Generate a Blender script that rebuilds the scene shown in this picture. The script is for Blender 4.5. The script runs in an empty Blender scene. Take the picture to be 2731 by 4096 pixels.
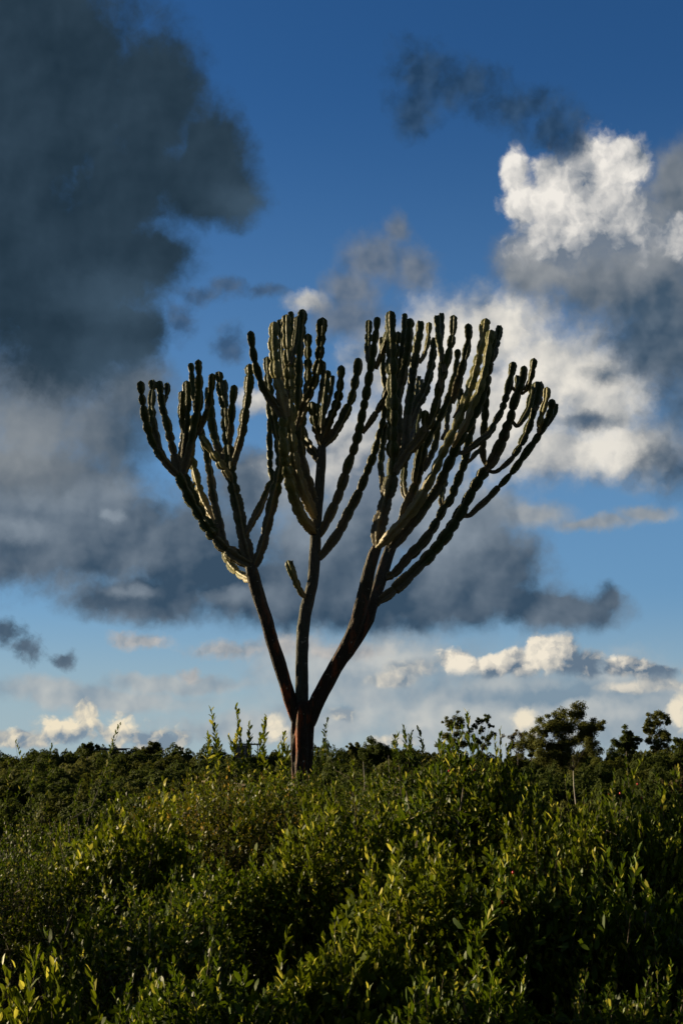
import bpy, math, random
import numpy as np
from mathutils import Vector, Matrix, noise as mnoise

SC = bpy.context.scene
COL = SC.collection

# ------------------------------------------------------------------ camera
PITCH = math.radians(10.0)
EYE = 1.75
FPX = 50.0 / 36.0 * 4096.0          # focal length in photo pixels
cam_d = bpy.data.cameras.new("camera")
cam_d.sensor_fit = 'VERTICAL'
cam_d.sensor_height = 36.0
cam_d.sensor_width = 24.0
cam_d.lens = 50.0
cam_d.clip_start = 0.1
cam_d.clip_end = 4000.0
cam = bpy.data.objects.new("camera", cam_d)
COL.objects.link(cam)
cam.location = (0, 0, EYE)
cam.rotation_euler = (math.radians(90) + PITCH, 0, 0)
SC.camera = cam


def ray(px, py):
    """direction (x, y, z) of a photo pixel, scaled so that y = 1"""
    x = (px - 1365.5) / FPX
    v = -(py - 2048.0) / FPX
    cy = math.cos(PITCH) - v * math.sin(PITCH)
    cz = math.sin(PITCH) + v * math.cos(PITCH)
    return x / cy, 1.0, cz / cy


def at(px, py, Y):
    d = ray(px, py)
    return Vector((d[0] * Y, Y, EYE + d[2] * Y))


# ------------------------------------------------------------------ sun, exposure
EXPO = 1.15
SUN_AZ = math.radians(-68.0)        # measured from +Y (view direction), negative = left
SUN_EL = math.radians(9.5)
sun_d = bpy.data.lights.new("sun", 'SUN')
sun_d.energy = 5.0
sun_d.angle = math.radians(0.53)
sun_d.color = (1.0, 0.80, 0.50)
sun = bpy.data.objects.new("sun", sun_d)
COL.objects.link(sun)
to_sun = Vector((math.sin(SUN_AZ) * math.cos(SUN_EL), math.cos(SUN_AZ) * math.cos(SUN_EL), math.sin(SUN_EL)))
sun.rotation_euler = to_sun.to_track_quat('Z', 'Y').to_euler()
sun.location = to_sun * 60

vs = SC.view_settings
vs.view_transform = 'Standard'
vs.look = 'None'
vs.exposure = EXPO
vs.gamma = 1.0
vs.use_curve_mapping = False
SC.render.engine = 'CYCLES'
SC.cycles.use_denoising = True
SC.cycles.use_adaptive_sampling = True
SC.cycles.adaptive_threshold = 0.015
SC.cycles.adaptive_min_samples = 8
SC.cycles.max_bounces = 6
SC.cycles.diffuse_bounces = 3
SC.cycles.glossy_bounces = 2
SC.cycles.transmission_bounces = 3
SC.cycles.transparent_max_bounces = 4
SC.cycles.caustics_reflective = False
SC.cycles.caustics_refractive = False
SC.cycles.sample_clamp_indirect = 4.0


def lin(r, g, b):
    def f(c):
        c /= 255.0
        return c / 12.92 if c <= 0.04045 else ((c + 0.055) / 1.055) ** 2.4
    return (f(r), f(g), f(b), 1.0)


# ------------------------------------------------------------------ world: Nishita sky and clouds by direction
world = bpy.data.worlds.new("World")
SC.world = world
world.use_nodes = True
WT = world.node_tree
WT.nodes.clear()
world.cycles.sampling_method = 'NONE'


class G:
    """terse node builder: every method returns an output socket"""
    def __init__(s, tree):
        s.t = tree

    def node(s, kind, **kw):
        n = s.t.nodes.new(kind)
        for k, v in kw.items():
            setattr(n, k, v)
        return n

    def put(s, sock, v):
        if isinstance(v, bpy.types.NodeSocket):
            s.t.links.new(v, sock)
        elif v is not None:
            sock.default_value = v

    def m(s, op, a, b=None, c=None, clamp=False):
        n = s.node('ShaderNodeMath', operation=op, use_clamp=clamp)
        s.put(n.inputs[0], a)
        s.put(n.inputs[1], b)
        s.put(n.inputs[2], c)
        return n.outputs[0]

    def v(s, op, a, b=None, c=None):
        n = s.node('ShaderNodeVectorMath', operation=op)
        s.put(n.inputs[0], a)
        s.put(n.inputs[1], b)
        s.put(n.inputs[2], c)
        return n.outputs['Value'] if op in ('LENGTH', 'DOT_PRODUCT', 'DISTANCE') else n.outputs[0]

    def mix(s, f, a, b, blend='MIX'):
        n = s.node('ShaderNodeMix', data_type='RGBA', blend_type=blend)
        n.clamp_factor = True
        s.put(n.inputs[0], f)
        s.put(n.inputs[6], a)
        s.put(n.inputs[7], b)
        return n.outputs[2]

    def step(s, x, lo, hi, a=0.0, b=1.0, smooth=True):
        n = s.node('ShaderNodeMapRange', interpolation_type='SMOOTHSTEP' if smooth else 'LINEAR')
        n.clamp = True
        s.put(n.inputs[0], x)
        for i, q in enumerate((lo, hi, a, b)):
            s.put(n.inputs[1 + i], q)
        return n.outputs[0]

    def noise(s, vec, scale, detail=4.0, rough=0.55, dims='3D', lac=2.0, color=False):
        n = s.node('ShaderNodeTexNoise', noise_dimensions=dims)
        s.put(n.inputs['Vector'], vec)
        n.inputs['Scale'].default_value = scale
        n.inputs['Detail'].default_value = detail
        n.inputs['Roughness'].default_value = rough
        n.inputs['Lacunarity'].default_value = lac
        return n.outputs['Color' if color else 'Fac']


def build_sky():
    g = G(WT)
    tc = g.node('ShaderNodeTexCoord')
    sep = g.node('ShaderNodeSeparateXYZ')
    g.put(sep.inputs[0], tc.outputs['Generated'])
    az = g.m('MULTIPLY', g.m('ARCTAN2', sep.outputs[0], sep.outputs[1]), 57.29578)
    el = g.m('MULTIPLY', g.m('ARCSINE', sep.outputs[2]), 57.29578)
    cmb = g.node('ShaderNodeCombineXYZ')
    g.put(cmb.inputs[0], az)
    g.put(cmb.inputs[1], el)
    p = cmb.outputs[0]
    vr = g.node('ShaderNodeVectorRotate', rotation_type='Z_AXIS')
    g.put(vr.inputs['Vector'], p)
    vr.inputs['Angle'].default_value = 0.61
    pn = vr.outputs[0]

    # shared cloud relief: two warps, coarse and fine fractals, a billowy one; and their slopes towards the sun
    w1 = g.v('SUBTRACT', g.noise(pn, 0.16, 4, 0.55, '2D', 2.13, True), (0.5, 0.5, 0.5))
    w2 = g.v('SUBTRACT', g.noise(pn, 0.85, 5, 0.6, '2D', 2.17, True), (0.5, 0.5, 0.5))
    F0 = g.m('SUBTRACT', g.noise(g.v('MULTIPLY_ADD', w1, (2.5, 2.0, 0.0), pn), 0.34, 9, 0.56, '2D', 2.11), 0.5)
    E0 = g.m('SUBTRACT', g.noise(g.v('MULTIPLY_ADD', w2, (0.7, 0.6, 0.0), pn), 1.35, 7, 0.58, '2D', 2.09), 0.5)
    S0 = g.m('SUBTRACT', g.noise(g.v('MULTIPLY_ADD', w1, (2.5, 2.0, 0.0), pn), 0.34, 2.5, 0.5, '2D'), 0.5)
    q0 = g.v('MULTIPLY_ADD', w2, (0.9, 0.8, 0.0), p)

    def billow(q, detail, scale=0.75):
        n = g.node('ShaderNodeTexVoronoi', voronoi_dimensions='2D', feature='F1')
        g.put(n.inputs['Vector'], q)
        n.inputs['Scale'].default_value = scale
        n.inputs['Detail'].default_value = detail
        n.inputs['Roughness'].default_value = 0.55
        return g.m('SUBTRACT', 0.5, n.outputs['Distance'])
    B0 = billow(q0, 3.0)
    dB = g.m('SUBTRACT', B0, billow(g.v('ADD', q0, (-0.22, 0.15, 0.0)), 3.0))
    qb = g.v('MULTIPLY_ADD', w1, (1.2, 1.0, 0.0), g.v('MULTIPLY_ADD', w2, (0.7, 0.6, 0.0), p))
    dH = g.m('SUBTRACT', billow(qb, 1.0, 0.30), billow(g.v('ADD', qb, (-0.55, 0.42, 0.0)), 1.0, 0.30))
    pl = g.v('MULTIPLY_ADD', w2, (0.35, 0.3, 0.0), p)
    dF = g.m('SUBTRACT', g.noise(pl, 0.55, 3, 0.5, '2D'), g.noise(g.v('ADD', pl, (-0.3, 0.22, 0.0)), 0.55, 3, 0.5, '2D'))

    def blobs(q, lst, k=0.35):
        acc = None
        for (x, y, rx, ry) in lst:
            d = ray(x * 1.7417, y * 1.7417)
            a = math.degrees(math.atan2(d[0], d[1]))
            e = math.degrees(math.atan2(d[2], math.hypot(d[0], d[1])))
            sx = 57.05 / rx * math.cos(math.radians(e))
            sy = 57.05 / ry
            ln = g.v('LENGTH', g.v('MULTIPLY_ADD', q, (sx, sy, 0.0), (-a * sx, -e * sy, 0.0)))
            acc = ln if acc is None else g.m('SMOOTH_MIN', acc, ln, k)
        return g.m('SUBTRACT', 1.0, acc)

    # clear sky
    sky = g.node('ShaderNodeTexSky', sky_type='NISHITA')
    sky.sun_disc = False
    sky.sun_elevation = SUN_EL
    sky.sun_rotation = SUN_AZ
    sky.altitude = 1600.0
    sky.air_density = SKY['air']
    sky.dust_density = SKY['dust']
    sky.ozone_density = SKY['ozone']
    base = g.v('SCALE', sky.outputs[0])
    base.node.inputs['Scale'].default_value = SKY['strength']
    hs = g.node('ShaderNodeHueSaturation')
    hs.inputs['Saturation'].default_value = SKY['sat']
    hs.inputs['Hue'].default_value = SKY['hue']
    g.put(hs.inputs['Color'], base)
    col = hs.outputs[0]

    def layer(col, shape, shade, lit, warp=0.5, f=0.6, e=0.3, b=0.0, soft=(0.0, 0.5), opac=1.0, base=0.35, kb=0.0, kh=0.0, kf=0.6, kn=0.4,
              light=(), dark=(), k=0.35, floor=None, lsoft=0.9, lamp=1.0, damp=0.5, wf=0.8):
        q = g.v('MULTIPLY_ADD', w1, (4.2 * warp, 3.0 * warp, 0.0), g.v('MULTIPLY_ADD', w2, (wf, wf * 0.8, 0.0), p))
        n = g.m('MULTIPLY_ADD', E0, e, g.m('MULTIPLY', F0, f))
        h = g.m('ADD', blobs(q, shape, k), n)
        if b:
            h = g.m('MULTIPLY_ADD', B0, b, h)
        al = g.step(h, soft[0], soft[1], 0.0, opac)
        if floor is not None:                      # a level cloud base
            y0, y1 = floor
            e0 = math.degrees(math.atan2(ray(1365, y0 * 1.7417)[2], 1))
            e1 = math.degrees(math.atan2(ray(1365, y1 * 1.7417)[2], 1))
            al = g.m('MULTIPLY', al, g.step(g.m('MULTIPLY_ADD', F0, 1.2, el), e0, e1))
        L = g.m('MULTIPLY_ADD', dF, kf * 3.0, base)
        L = g.m('MULTIPLY_ADD', S0, kn, L)
        if kb:
            L = g.m('MULTIPLY_ADD', dB, kb, L)
        if kh:
            L = g.m('MULTIPLY_ADD', dH, kh, L)
        if light:
            L = g.m('ADD', L, g.step(g.m('MULTIPLY_ADD', n, 0.7, blobs(q, light)), -0.25, lsoft, 0.0, lamp))
        if dark:
            L = g.m('SUBTRACT', L, g.step(g.m('MULTIPLY_ADD', n, 0.7, blobs(q, dark)), -0.3, 1.1, 0.0, damp))
        L = g.m('ADD', L, 0.0, clamp=True)
        return g.mix(al, col, g.mix(L, lin(*shade), lin(*lit)))

    def band(col, b):
        e0, e1 = (math.degrees(math.atan2(ray(1365, y * 1.7417)[2], 1)) for y in b['band'])
        return g.mix(g.step(el, e1, e0, 0.0, b['opac']), col, lin(*b['colour']))

    col = band(band(col, HAZE_HIGH), HAZE)
    # near-solid dark cloud added out of view, to cut sky light on shaded sides
    far = g.noise(tc.outputs['Generated'], 2.2, 6, 0.55, '3D')
    far_l = g.step(far, 0.62, 0.40)
    wide = g.mix(g.step(far, 0.36, 0.46, 0.0, 0.97), col, g.mix(far_l, lin(36, 54, 70), lin(98, 108, 118)))

    for L in CLOUDS:
        col = layer(col, **L)

    aside = g.m('MAXIMUM', g.step(g.m('ABSOLUTE', az), 15.0, 19.0), g.m('MAXIMUM', g.step(el, 30.5, 34.0), g.step(el, -1.0, -3.0)))
    pair = []
    for c in (col, wide):
        bg = g.node('ShaderNodeBackground')
        g.put(bg.inputs['Color'], c)
        bg.inputs['Strength'].default_value = 2.0 ** -EXPO
        pair.append(bg.outputs[0])
    mx = g.node('ShaderNodeMixShader')
    g.put(mx.inputs[0], aside)
    g.t.links.new(pair[0], mx.inputs[1])
    g.t.links.new(pair[1], mx.inputs[2])
    out = g.node('ShaderNodeOutputWorld')
    g.t.links.new(mx.outputs[0], out.inputs[0])


HAZE_HIGH = dict(band=(1500, 150), colour=(112, 156, 196), opac=0.6)
HAZE = dict(band=(1740, 1340), colour=(162, 182, 190), opac=0.88)
SKY = dict(air=1.0, dust=0.15, ozone=3.0, strength=0.118, sat=1.18, hue=0.508)

# cloud masses, far to near: centre and radii of their lobes (photo laid out 1568 wide), then colour and light
CLOUDS = [
    # pale veil
    dict(shape=[(1150, 1620, 560, 150), (860, 1530, 340, 90), (1480, 1640, 360, 130), (640, 1670, 300, 46), (700, 1500, 160, 40), (200, 1600, 320, 40), (420, 1560, 200, 26)],
         shade=(124, 145, 162), lit=(194, 196, 193), f=0.8, e=0.25, soft=(-0.15, 0.6), opac=0.93, base=0.44, kf=0.4, kn=1.0,
         light=[(1000, 1640, 180, 60), (1300, 1640, 160, 30), (850, 1510, 200, 34)], dark=[(1250, 1592, 300, 34), (800, 1640, 60, 24)], lamp=0.5),
    # small lit heads near the horizon
    dict(shape=[(30, 1698, 160, 34), (140, 1674, 100, 42), (206, 1652, 52, 54), (275, 1678, 100, 50), (365, 1702, 105, 42)],
         shade=(124, 142, 158), lit=(238, 225, 198), warp=0.1, wf=0.25, f=0.1, e=0.45, b=0.5, soft=(0.0, 0.4), base=0.32, kb=1.0, kh=0.3, kf=0.3, kn=0.2,
         light=[(206, 1640, 46, 36), (130, 1658, 90, 24), (285, 1662, 70, 24)], dark=[(150, 1695, 60, 18), (345, 1690, 60, 20)], lamp=0.75),
    dict(shape=[(632, 1672, 34, 46), (668, 1692, 44, 36), (1212, 1655, 44, 48), (1262, 1690, 70, 32), (1566, 1640, 44, 70), (790, 1640, 60, 26), (900, 1702, 80, 22)],
         shade=(142, 154, 164), lit=(240, 228, 203), warp=0.1, wf=0.25, f=0.1, e=0.45, b=0.5, soft=(0.0, 0.6), opac=0.9, base=0.42, kb=0.9, kf=0.3, kn=0.2,
         light=[(622, 1660, 40, 45), (1205, 1650, 40, 45), (1560, 1630, 50, 60)], dark=[(790, 1640, 60, 30), (1270, 1690, 60, 25)], damp=0.6, lamp=0.7),
    # low cumulus on the right
    dict(shape=[(1440, 1580, 90, 22), (1520, 1572, 90, 22), (950, 1535, 80, 34), (900, 1562, 80, 24)],
         shade=(124, 140, 154), lit=(222, 214, 198), warp=0.1, wf=0.3, f=0.2, e=0.45, b=0.3, soft=(0.0, 0.6), base=0.42, kb=0.8, kf=0.3,
         light=[(1420, 1572, 70, 20)], opac=0.9, lamp=0.6),
    dict(shape=[(1048, 1522, 58, 44), (1120, 1530, 76, 38), (1190, 1520, 76, 46), (1262, 1500, 92, 60), (1335, 1526, 80, 44), (1430, 1530, 90, 36), (1510, 1545, 90, 28)],
         shade=(100, 119, 138), lit=(240, 230, 211), warp=0.06, wf=0.2, f=0.08, e=0.3, b=0.4, soft=(0.0, 0.34), base=0.26, kb=0.9, kh=0.5, kf=0.2, kn=0.2,
         light=[(1040, 1515, 66, 46), (1125, 1512, 66, 30), (1235, 1490, 90, 50), (1412, 1512, 40, 18)], dark=[(1350, 1540, 90, 44), (1490, 1545, 110, 30), (1180, 1568, 180, 20)],
         floor=(1576, 1540), lamp=0.65),
    # grey shelf cloud across the middle
    dict(shape=[(1210, 1183, 150, 44), (1360, 1202, 150, 26), (1480, 1180, 95, 28), (1130, 1165, 110, 60)],
         shade=(112, 128, 144), lit=(172, 174, 174), warp=0.12, f=0.25, e=0.25, soft=(0.0, 0.8), base=0.5, opac=0.95),
    dict(shape=[(60, 1230, 240, 180), (250, 1230, 260, 160), (470, 1260, 280, 170), (330, 1370, 250, 85), (620, 1365, 300, 125), (850, 1380, 350, 120),
                (1050, 1350, 240, 150), (1040, 1220, 180, 180), (1190, 1395, 150, 80), (1290, 1400, 200, 66), (1390, 1370, 60, 48), (760, 1250, 220, 180), (120, 1120, 320, 110), (620, 1120, 200, 120), (880, 1180, 220, 160), (1120, 1290, 180, 130)],
         shade=(56, 78, 99), lit=(140, 152, 164), warp=0.3, f=0.42, e=0.2, b=0.12, soft=(0.0, 0.55), base=0.30, kf=0.2, kn=0.55, kh=0.35,
         light=[(60, 1225, 80, 36), (1040, 1170, 190, 140), (120, 1120, 260, 60), (720, 1180, 130, 130), (250, 1180, 30, 18), (540, 1370, 90, 30), (300, 1350, 70, 18)],
         dark=[(850, 1440, 470, 100), (480, 1330, 300, 110)], floor=(1496, 1430), lamp=0.5, damp=0.3),
    # scraps under the shelf
    dict(shape=[(330, 1470, 100, 26), (520, 1490, 110, 30), (640, 1484, 140, 34), (800, 1498, 140, 30), (440, 1545, 30, 24)],
         shade=(128, 138, 148), lit=(200, 193, 186), warp=0.2, f=0.4, e=0.8, soft=(0.0, 0.8), base=0.5, kb=0.5, kf=0.4, opac=0.85),
    dict(shape=[(10, 1452, 64, 44), (60, 1490, 54, 42), (145, 1518, 38, 26)],
         shade=(68, 87, 106), lit=(124, 138, 152), warp=0.12, f=0.25, e=1.1, soft=(0.0, 0.75), base=0.2, opac=0.95),
    # white mass behind the crown
    dict(shape=[(1000, 780, 160, 140), (1150, 760, 200, 135), (1270, 850, 220, 170), (1100, 960, 320, 210), (1370, 900, 180, 200), (1300, 1040, 280, 110),
                (1470, 1040, 170, 110), (900, 830, 150, 150), (820, 1040, 280, 200), (700, 695, 70, 34), (595, 925, 64, 48)],
         shade=(116, 129, 144), lit=(230, 225, 215), warp=0.3, f=0.42, e=0.24, b=0.14, soft=(0.0, 0.7), base=0.42, kb=0.2, kh=0.8, kf=0.3, kn=0.5,
         light=[(1190, 850, 300, 190), (1010, 740, 110, 70), (1390, 1040, 140, 60), (595, 920, 50, 40)], dark=[(860, 1090, 260, 180), (1290, 1110, 320, 70)], lamp=0.45, damp=0.35),
    # tall cumulus on the right: grey foot, lit head
    dict(shape=[(1225, 620, 120, 100), (1290, 600, 160, 130), (1400, 640, 210, 170), (1490, 560, 160, 180), (1530, 720, 160, 220), (1565, 430, 90, 140)],
         shade=(64, 85, 105), lit=(160, 163, 166), warp=0.25, f=0.4, e=0.3, soft=(0.0, 0.65), base=0.33, kf=0.25, kn=0.4, kh=0.3,
         light=[(1290, 560, 180, 110), (1420, 570, 160, 110)], dark=[(1510, 750, 190, 180)], lamp=0.5, damp=0.35),
    dict(shape=[(1188, 390, 46, 74), (1208, 465, 66, 84), (1285, 440, 110, 124), (1390, 420, 106, 126), (1440, 370, 78, 74), (1350, 360, 88, 88), (1310, 540, 180, 100), (1420, 530, 120, 100), (1560, 545, 64, 70)],
         shade=(112, 124, 139), lit=(240, 235, 227), warp=0.12, wf=0.35, f=0.10, e=0.24, b=0.34, soft=(-0.04, 0.42), base=0.40, kb=0.45, kh=1.0, kf=0.2, kn=0.3,
         light=[(1190, 420, 90, 120), (1300, 450, 140, 90), (1400, 390, 90, 80), (1545, 540, 44, 54)], dark=[(1510, 470, 70, 140), (1290, 310, 70, 50), (1340, 630, 240, 120), (1350, 420, 60, 60)], lamp=0.42, damp=0.5),
    # slate shadow on the far right
    dict(shape=[(1490, 760, 150, 140), (1565, 920, 130, 240), (1515, 1050, 100, 120), (1560, 1080, 130, 100), (1370, 960, 100, 36), (1390, 850, 70, 40)],
         shade=(62, 83, 104), lit=(106, 122, 138), warp=0.35, f=0.6, e=0.4, soft=(0.0, 1.1), base=0.25, opac=0.95),
    dict(shape=[(1130, 850, 40, 24), (1350, 965, 80, 30)], shade=(74, 95, 118), lit=(120, 134, 150), warp=0.2, f=0.3, e=1.0, soft=(0.0, 1.2), base=0.3, opac=0.8),
    # grey cloud above the crown
    dict(shape=[(860, 600, 110, 90), (905, 530, 46, 54), (945, 625, 82, 72), (800, 670, 96, 74), (790, 725, 140, 72)],
         shade=(84, 102, 124), lit=(136, 142, 150), warp=0.18, f=0.3, e=0.4, soft=(0.0, 0.8), base=0.35, opac=0.92),
    # dark rags
    dict(shape=[(470, 678, 90, 30), (525, 655, 54, 32), (610, 668, 76, 24), (530, 790, 60, 56), (410, 740, 56, 66)],
         shade=(54, 80, 110), lit=(98, 118, 142), warp=0.2, f=0.3, e=1.0, soft=(0.0, 0.9), base=0.2, opac=0.85),
    dict(shape=[(965, 165, 112, 112), (955, 255, 78, 98), (1060, 195, 150, 92), (1180, 240, 160, 74), (1265, 285, 120, 74), (1300, 320, 70, 60)],
         shade=(36, 63, 92), lit=(68, 98, 132), warp=0.2, f=0.35, e=0.6, b=0.25, soft=(0.0, 0.8), base=0.15, opac=0.95),
    # the great dark cloud on the left, paler towards its foot
    dict(shape=[(70, 980, 240, 190), (230, 1000, 190, 180), (60, 1080, 240, 100), (300, 900, 150, 150), (100, 880, 280, 140)],
         shade=(64, 83, 101), lit=(132, 139, 145), warp=0.25, f=0.4, e=0.25, soft=(0.0, 0.8), base=0.30, kf=0.2, kn=0.5,
         light=[(30, 1010, 200, 110)], dark=[(340, 1000, 100, 110)], opac=0.97, lamp=0.65),
    dict(shape=[(90, 200, 340, 500), (350, 230, 170, 230), (490, 350, 125, 140), (545, 455, 96, 90), (460, 430, 160, 120), (180, 600, 290, 260), (335, 590, 160, 100),
                (150, 760, 240, 190), (280, 770, 140, 120), (30, 560, 240, 320), (290, 430, 190, 160)],
         shade=(31, 49, 63), lit=(70, 92, 111), warp=0.22, f=0.36, e=0.22, b=0.12, soft=(0.0, 0.52), base=0.18, kf=0.10, kn=0.35, kh=0.12,
         light=[(260, 690, 190, 80), (280, 850, 190, 110), (570, 470, 80, 60)], lamp=0.45),
]
build_sky()


# ------------------------------------------------------------------ object helpers
def mesh_obj(name, verts, faces, mat, parent=None, attrs=None, smooth=False):
    me = bpy.data.meshes.new(name)
    v = np.asarray(verts, dtype=np.float32).reshape(-1, 3)
    if isinstance(faces, np.ndarray):
        k = faces.shape[1]
        me.vertices.add(len(v))
        me.vertices.foreach_set('co', v.ravel())
        me.loops.add(faces.size)
        me.loops.foreach_set('vertex_index', faces.astype(np.int32).ravel())
        me.polygons.add(len(faces))
        me.polygons.foreach_set('loop_start', np.arange(0, faces.size, k, dtype=np.int32))
        me.polygons.foreach_set('loop_total', np.full(len(faces), k, dtype=np.int32))
        me.update(calc_edges=True)
    else:
        me.from_pydata(v.tolist(), [], faces)
    for an, dat in (attrs or {}).items():
        a = me.attributes.new(an, 'FLOAT', 'POINT')
        a.data.foreach_set('value', np.asarray(dat, dtype=np.float32))
    if smooth:
        me.polygons.foreach_set('use_smooth', np.ones(len(me.polygons), dtype=bool))
    me.materials.append(mat)
    o = bpy.data.objects.new(name, me)
    COL.objects.link(o)
    if parent is not None:
        o.parent = parent
    return o


def empty(name, loc=(0, 0, 0)):
    o = bpy.data.objects.new(name, None)
    o.empty_display_size = 0.2
    COL.objects.link(o)
    o.location = loc
    return o


def tag(o, label=None, cat=None, group=None, kind=None):
    for k, v in (('label', label), ('category', cat), ('group', group), ('kind', kind)):
        if v:
            o[k] = v
    return o


def new_mat(name):
    m = bpy.data.materials.new(name)
    m.use_nodes = True
    t = m.node_tree
    t.nodes.clear()
    return m, G(t)


def finish(g, shader, disp=None):
    out = g.node('ShaderNodeOutputMaterial')
    g.t.links.new(shader, out.inputs['Surface'])


def principled(g, color, rough=0.6, spec=0.5, normal=None):
    n = g.node('ShaderNodeBsdfPrincipled')
    g.put(n.inputs['Base Color'], color)
    g.put(n.inputs['Roughness'], rough)
    g.put(n.inputs['Specular IOR Level'], spec)
    if normal is not None:
        g.put(n.inputs['Normal'], normal)
    return n.outputs[0]


def bump(g, h, strength=0.5, dist=0.01):
    n = g.node('ShaderNodeBump')
    n.inputs['Strength'].default_value = strength
    n.inputs['Distance'].default_value = dist
    g.put(n.inputs['Height'], h)
    return n.outputs[0]


def attr(g, name):
    n = g.node('ShaderNodeAttribute', attribute_name=name)
    return n.outputs['Fac']


def obj_co(g):
    return g.node('ShaderNodeTexCoord').outputs['Object']


def leaf_material(name, low, high, yellow, trans, rough=0.38, tfac=0.42, spec=0.5):
    """leaf blade: green by its own tint, a share coloured bright yellow as if sunlit, light passing through the blade"""
    m, g = new_mat(name)
    t = attr(g, 'tint')
    c = g.mix(g.step(t, 0.0, 0.85, smooth=False), low + (1,), high + (1,))
    c = g.mix(g.step(t, 0.90, 0.97), c, yellow + (1,))
    p = principled(g, c, rough, spec)
    tr = g.node('ShaderNodeBsdfTranslucent')
    tc = g.mix(g.step(t, 0.90, 0.97), g.mix(t, tuple(x * 0.75 for x in trans) + (1,), trans + (1,)), tuple(min(1, x * 2.4) for x in yellow) + (1,))
    g.put(tr.inputs[0], tc)
    mx = g.node('ShaderNodeMixShader')
    mx.inputs[0].default_value = tfac
    g.t.links.new(p, mx.inputs[1])
    g.t.links.new(tr.outputs[0], mx.inputs[2])
    finish(g, mx.outputs[0])
    return m


def wood_material(name, a, b, scale=6.0):
    m, g = new_mat(name)
    n = g.noise(obj_co(g), scale, 5, 0.6)
    finish(g, principled(g, g.mix(g.step(n, 0.35, 0.65), a + (1,), b + (1,)), 0.75, 0.3, bump(g, n, 0.4, 0.01)))
    return m


def tube(pts, radii, sides=5, close_tip=True):
    """verts, quad faces of a tapered tube through pts"""
    P = np.asarray(pts, dtype=float)
    n = len(P)
    T = np.gradient(P, axis=0)
    T /= np.linalg.norm(T, axis=1)[:, None] + 1e-9
    ref = np.array([1.0, 0, 0]) if abs(T[0][0]) < 0.8 else np.array([0, 1.0, 0])
    U = ref - T * (T @ ref)[:, None]
    U /= np.linalg.norm(U, axis=1)[:, None] + 1e-9
    W = np.cross(T, U)
    a = np.arange(sides) * 2 * np.pi / sides
    R = np.asarray(radii, dtype=float)
    V = P[:, None, :] + R[:, None, None] * (np.cos(a)[None, :, None] * U[:, None, :] + np.sin(a)[None, :, None] * W[:, None, :])
    i = np.arange(n - 1)[:, None] * sides
    j = np.arange(sides)[None, :]
    jn = (j + 1) % sides
    Fq = np.stack([i + j, i + jn, i + sides + jn, i + sides + j], axis=-1).reshape(-1, 4)
    return V.reshape(-1, 3), Fq


def catmull(P, step):
    """resample a polyline (n,k) smoothly at about STEP metres of its first three columns"""
    P = np.asarray(P, dtype=float)
    Q = np.vstack([2 * P[0] - P[1], P, 2 * P[-1] - P[-2]])
    out = []
    for i in range(1, len(Q) - 2):
        p0, p1, p2, p3 = Q[i - 1], Q[i], Q[i + 1], Q[i + 2]
        m = max(2, int(np.linalg.norm((p2 - p1)[:3]) / step))
        for t in np.linspace(0, 1, m, endpoint=False):
            out.append(0.5 * ((2 * p1) + (-p0 + p2) * t + (2 * p0 - 5 * p1 + 4 * p2 - p3) * t * t + (-p0 + 3 * p1 - 3 * p2 + p3) * t ** 3))
    out.append(P[-1])
    return np.array(out)


# ------------------------------------------------------------------ candelabra tree
def crop(x0, y0):
    return lambda x, y: (x0 + x * 0.38265, y0 + y * 0.38265)


A, B, C, D = crop(500, 1200), crop(950, 1200), crop(1400, 1200), crop(1700, 1200)
E, F, GG, H = crop(600, 1800), crop(1050, 1800), crop(1400, 1800), crop(1000, 2400)


def seq(f, *xy):
    return [f(*p) for p in xy]


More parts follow.
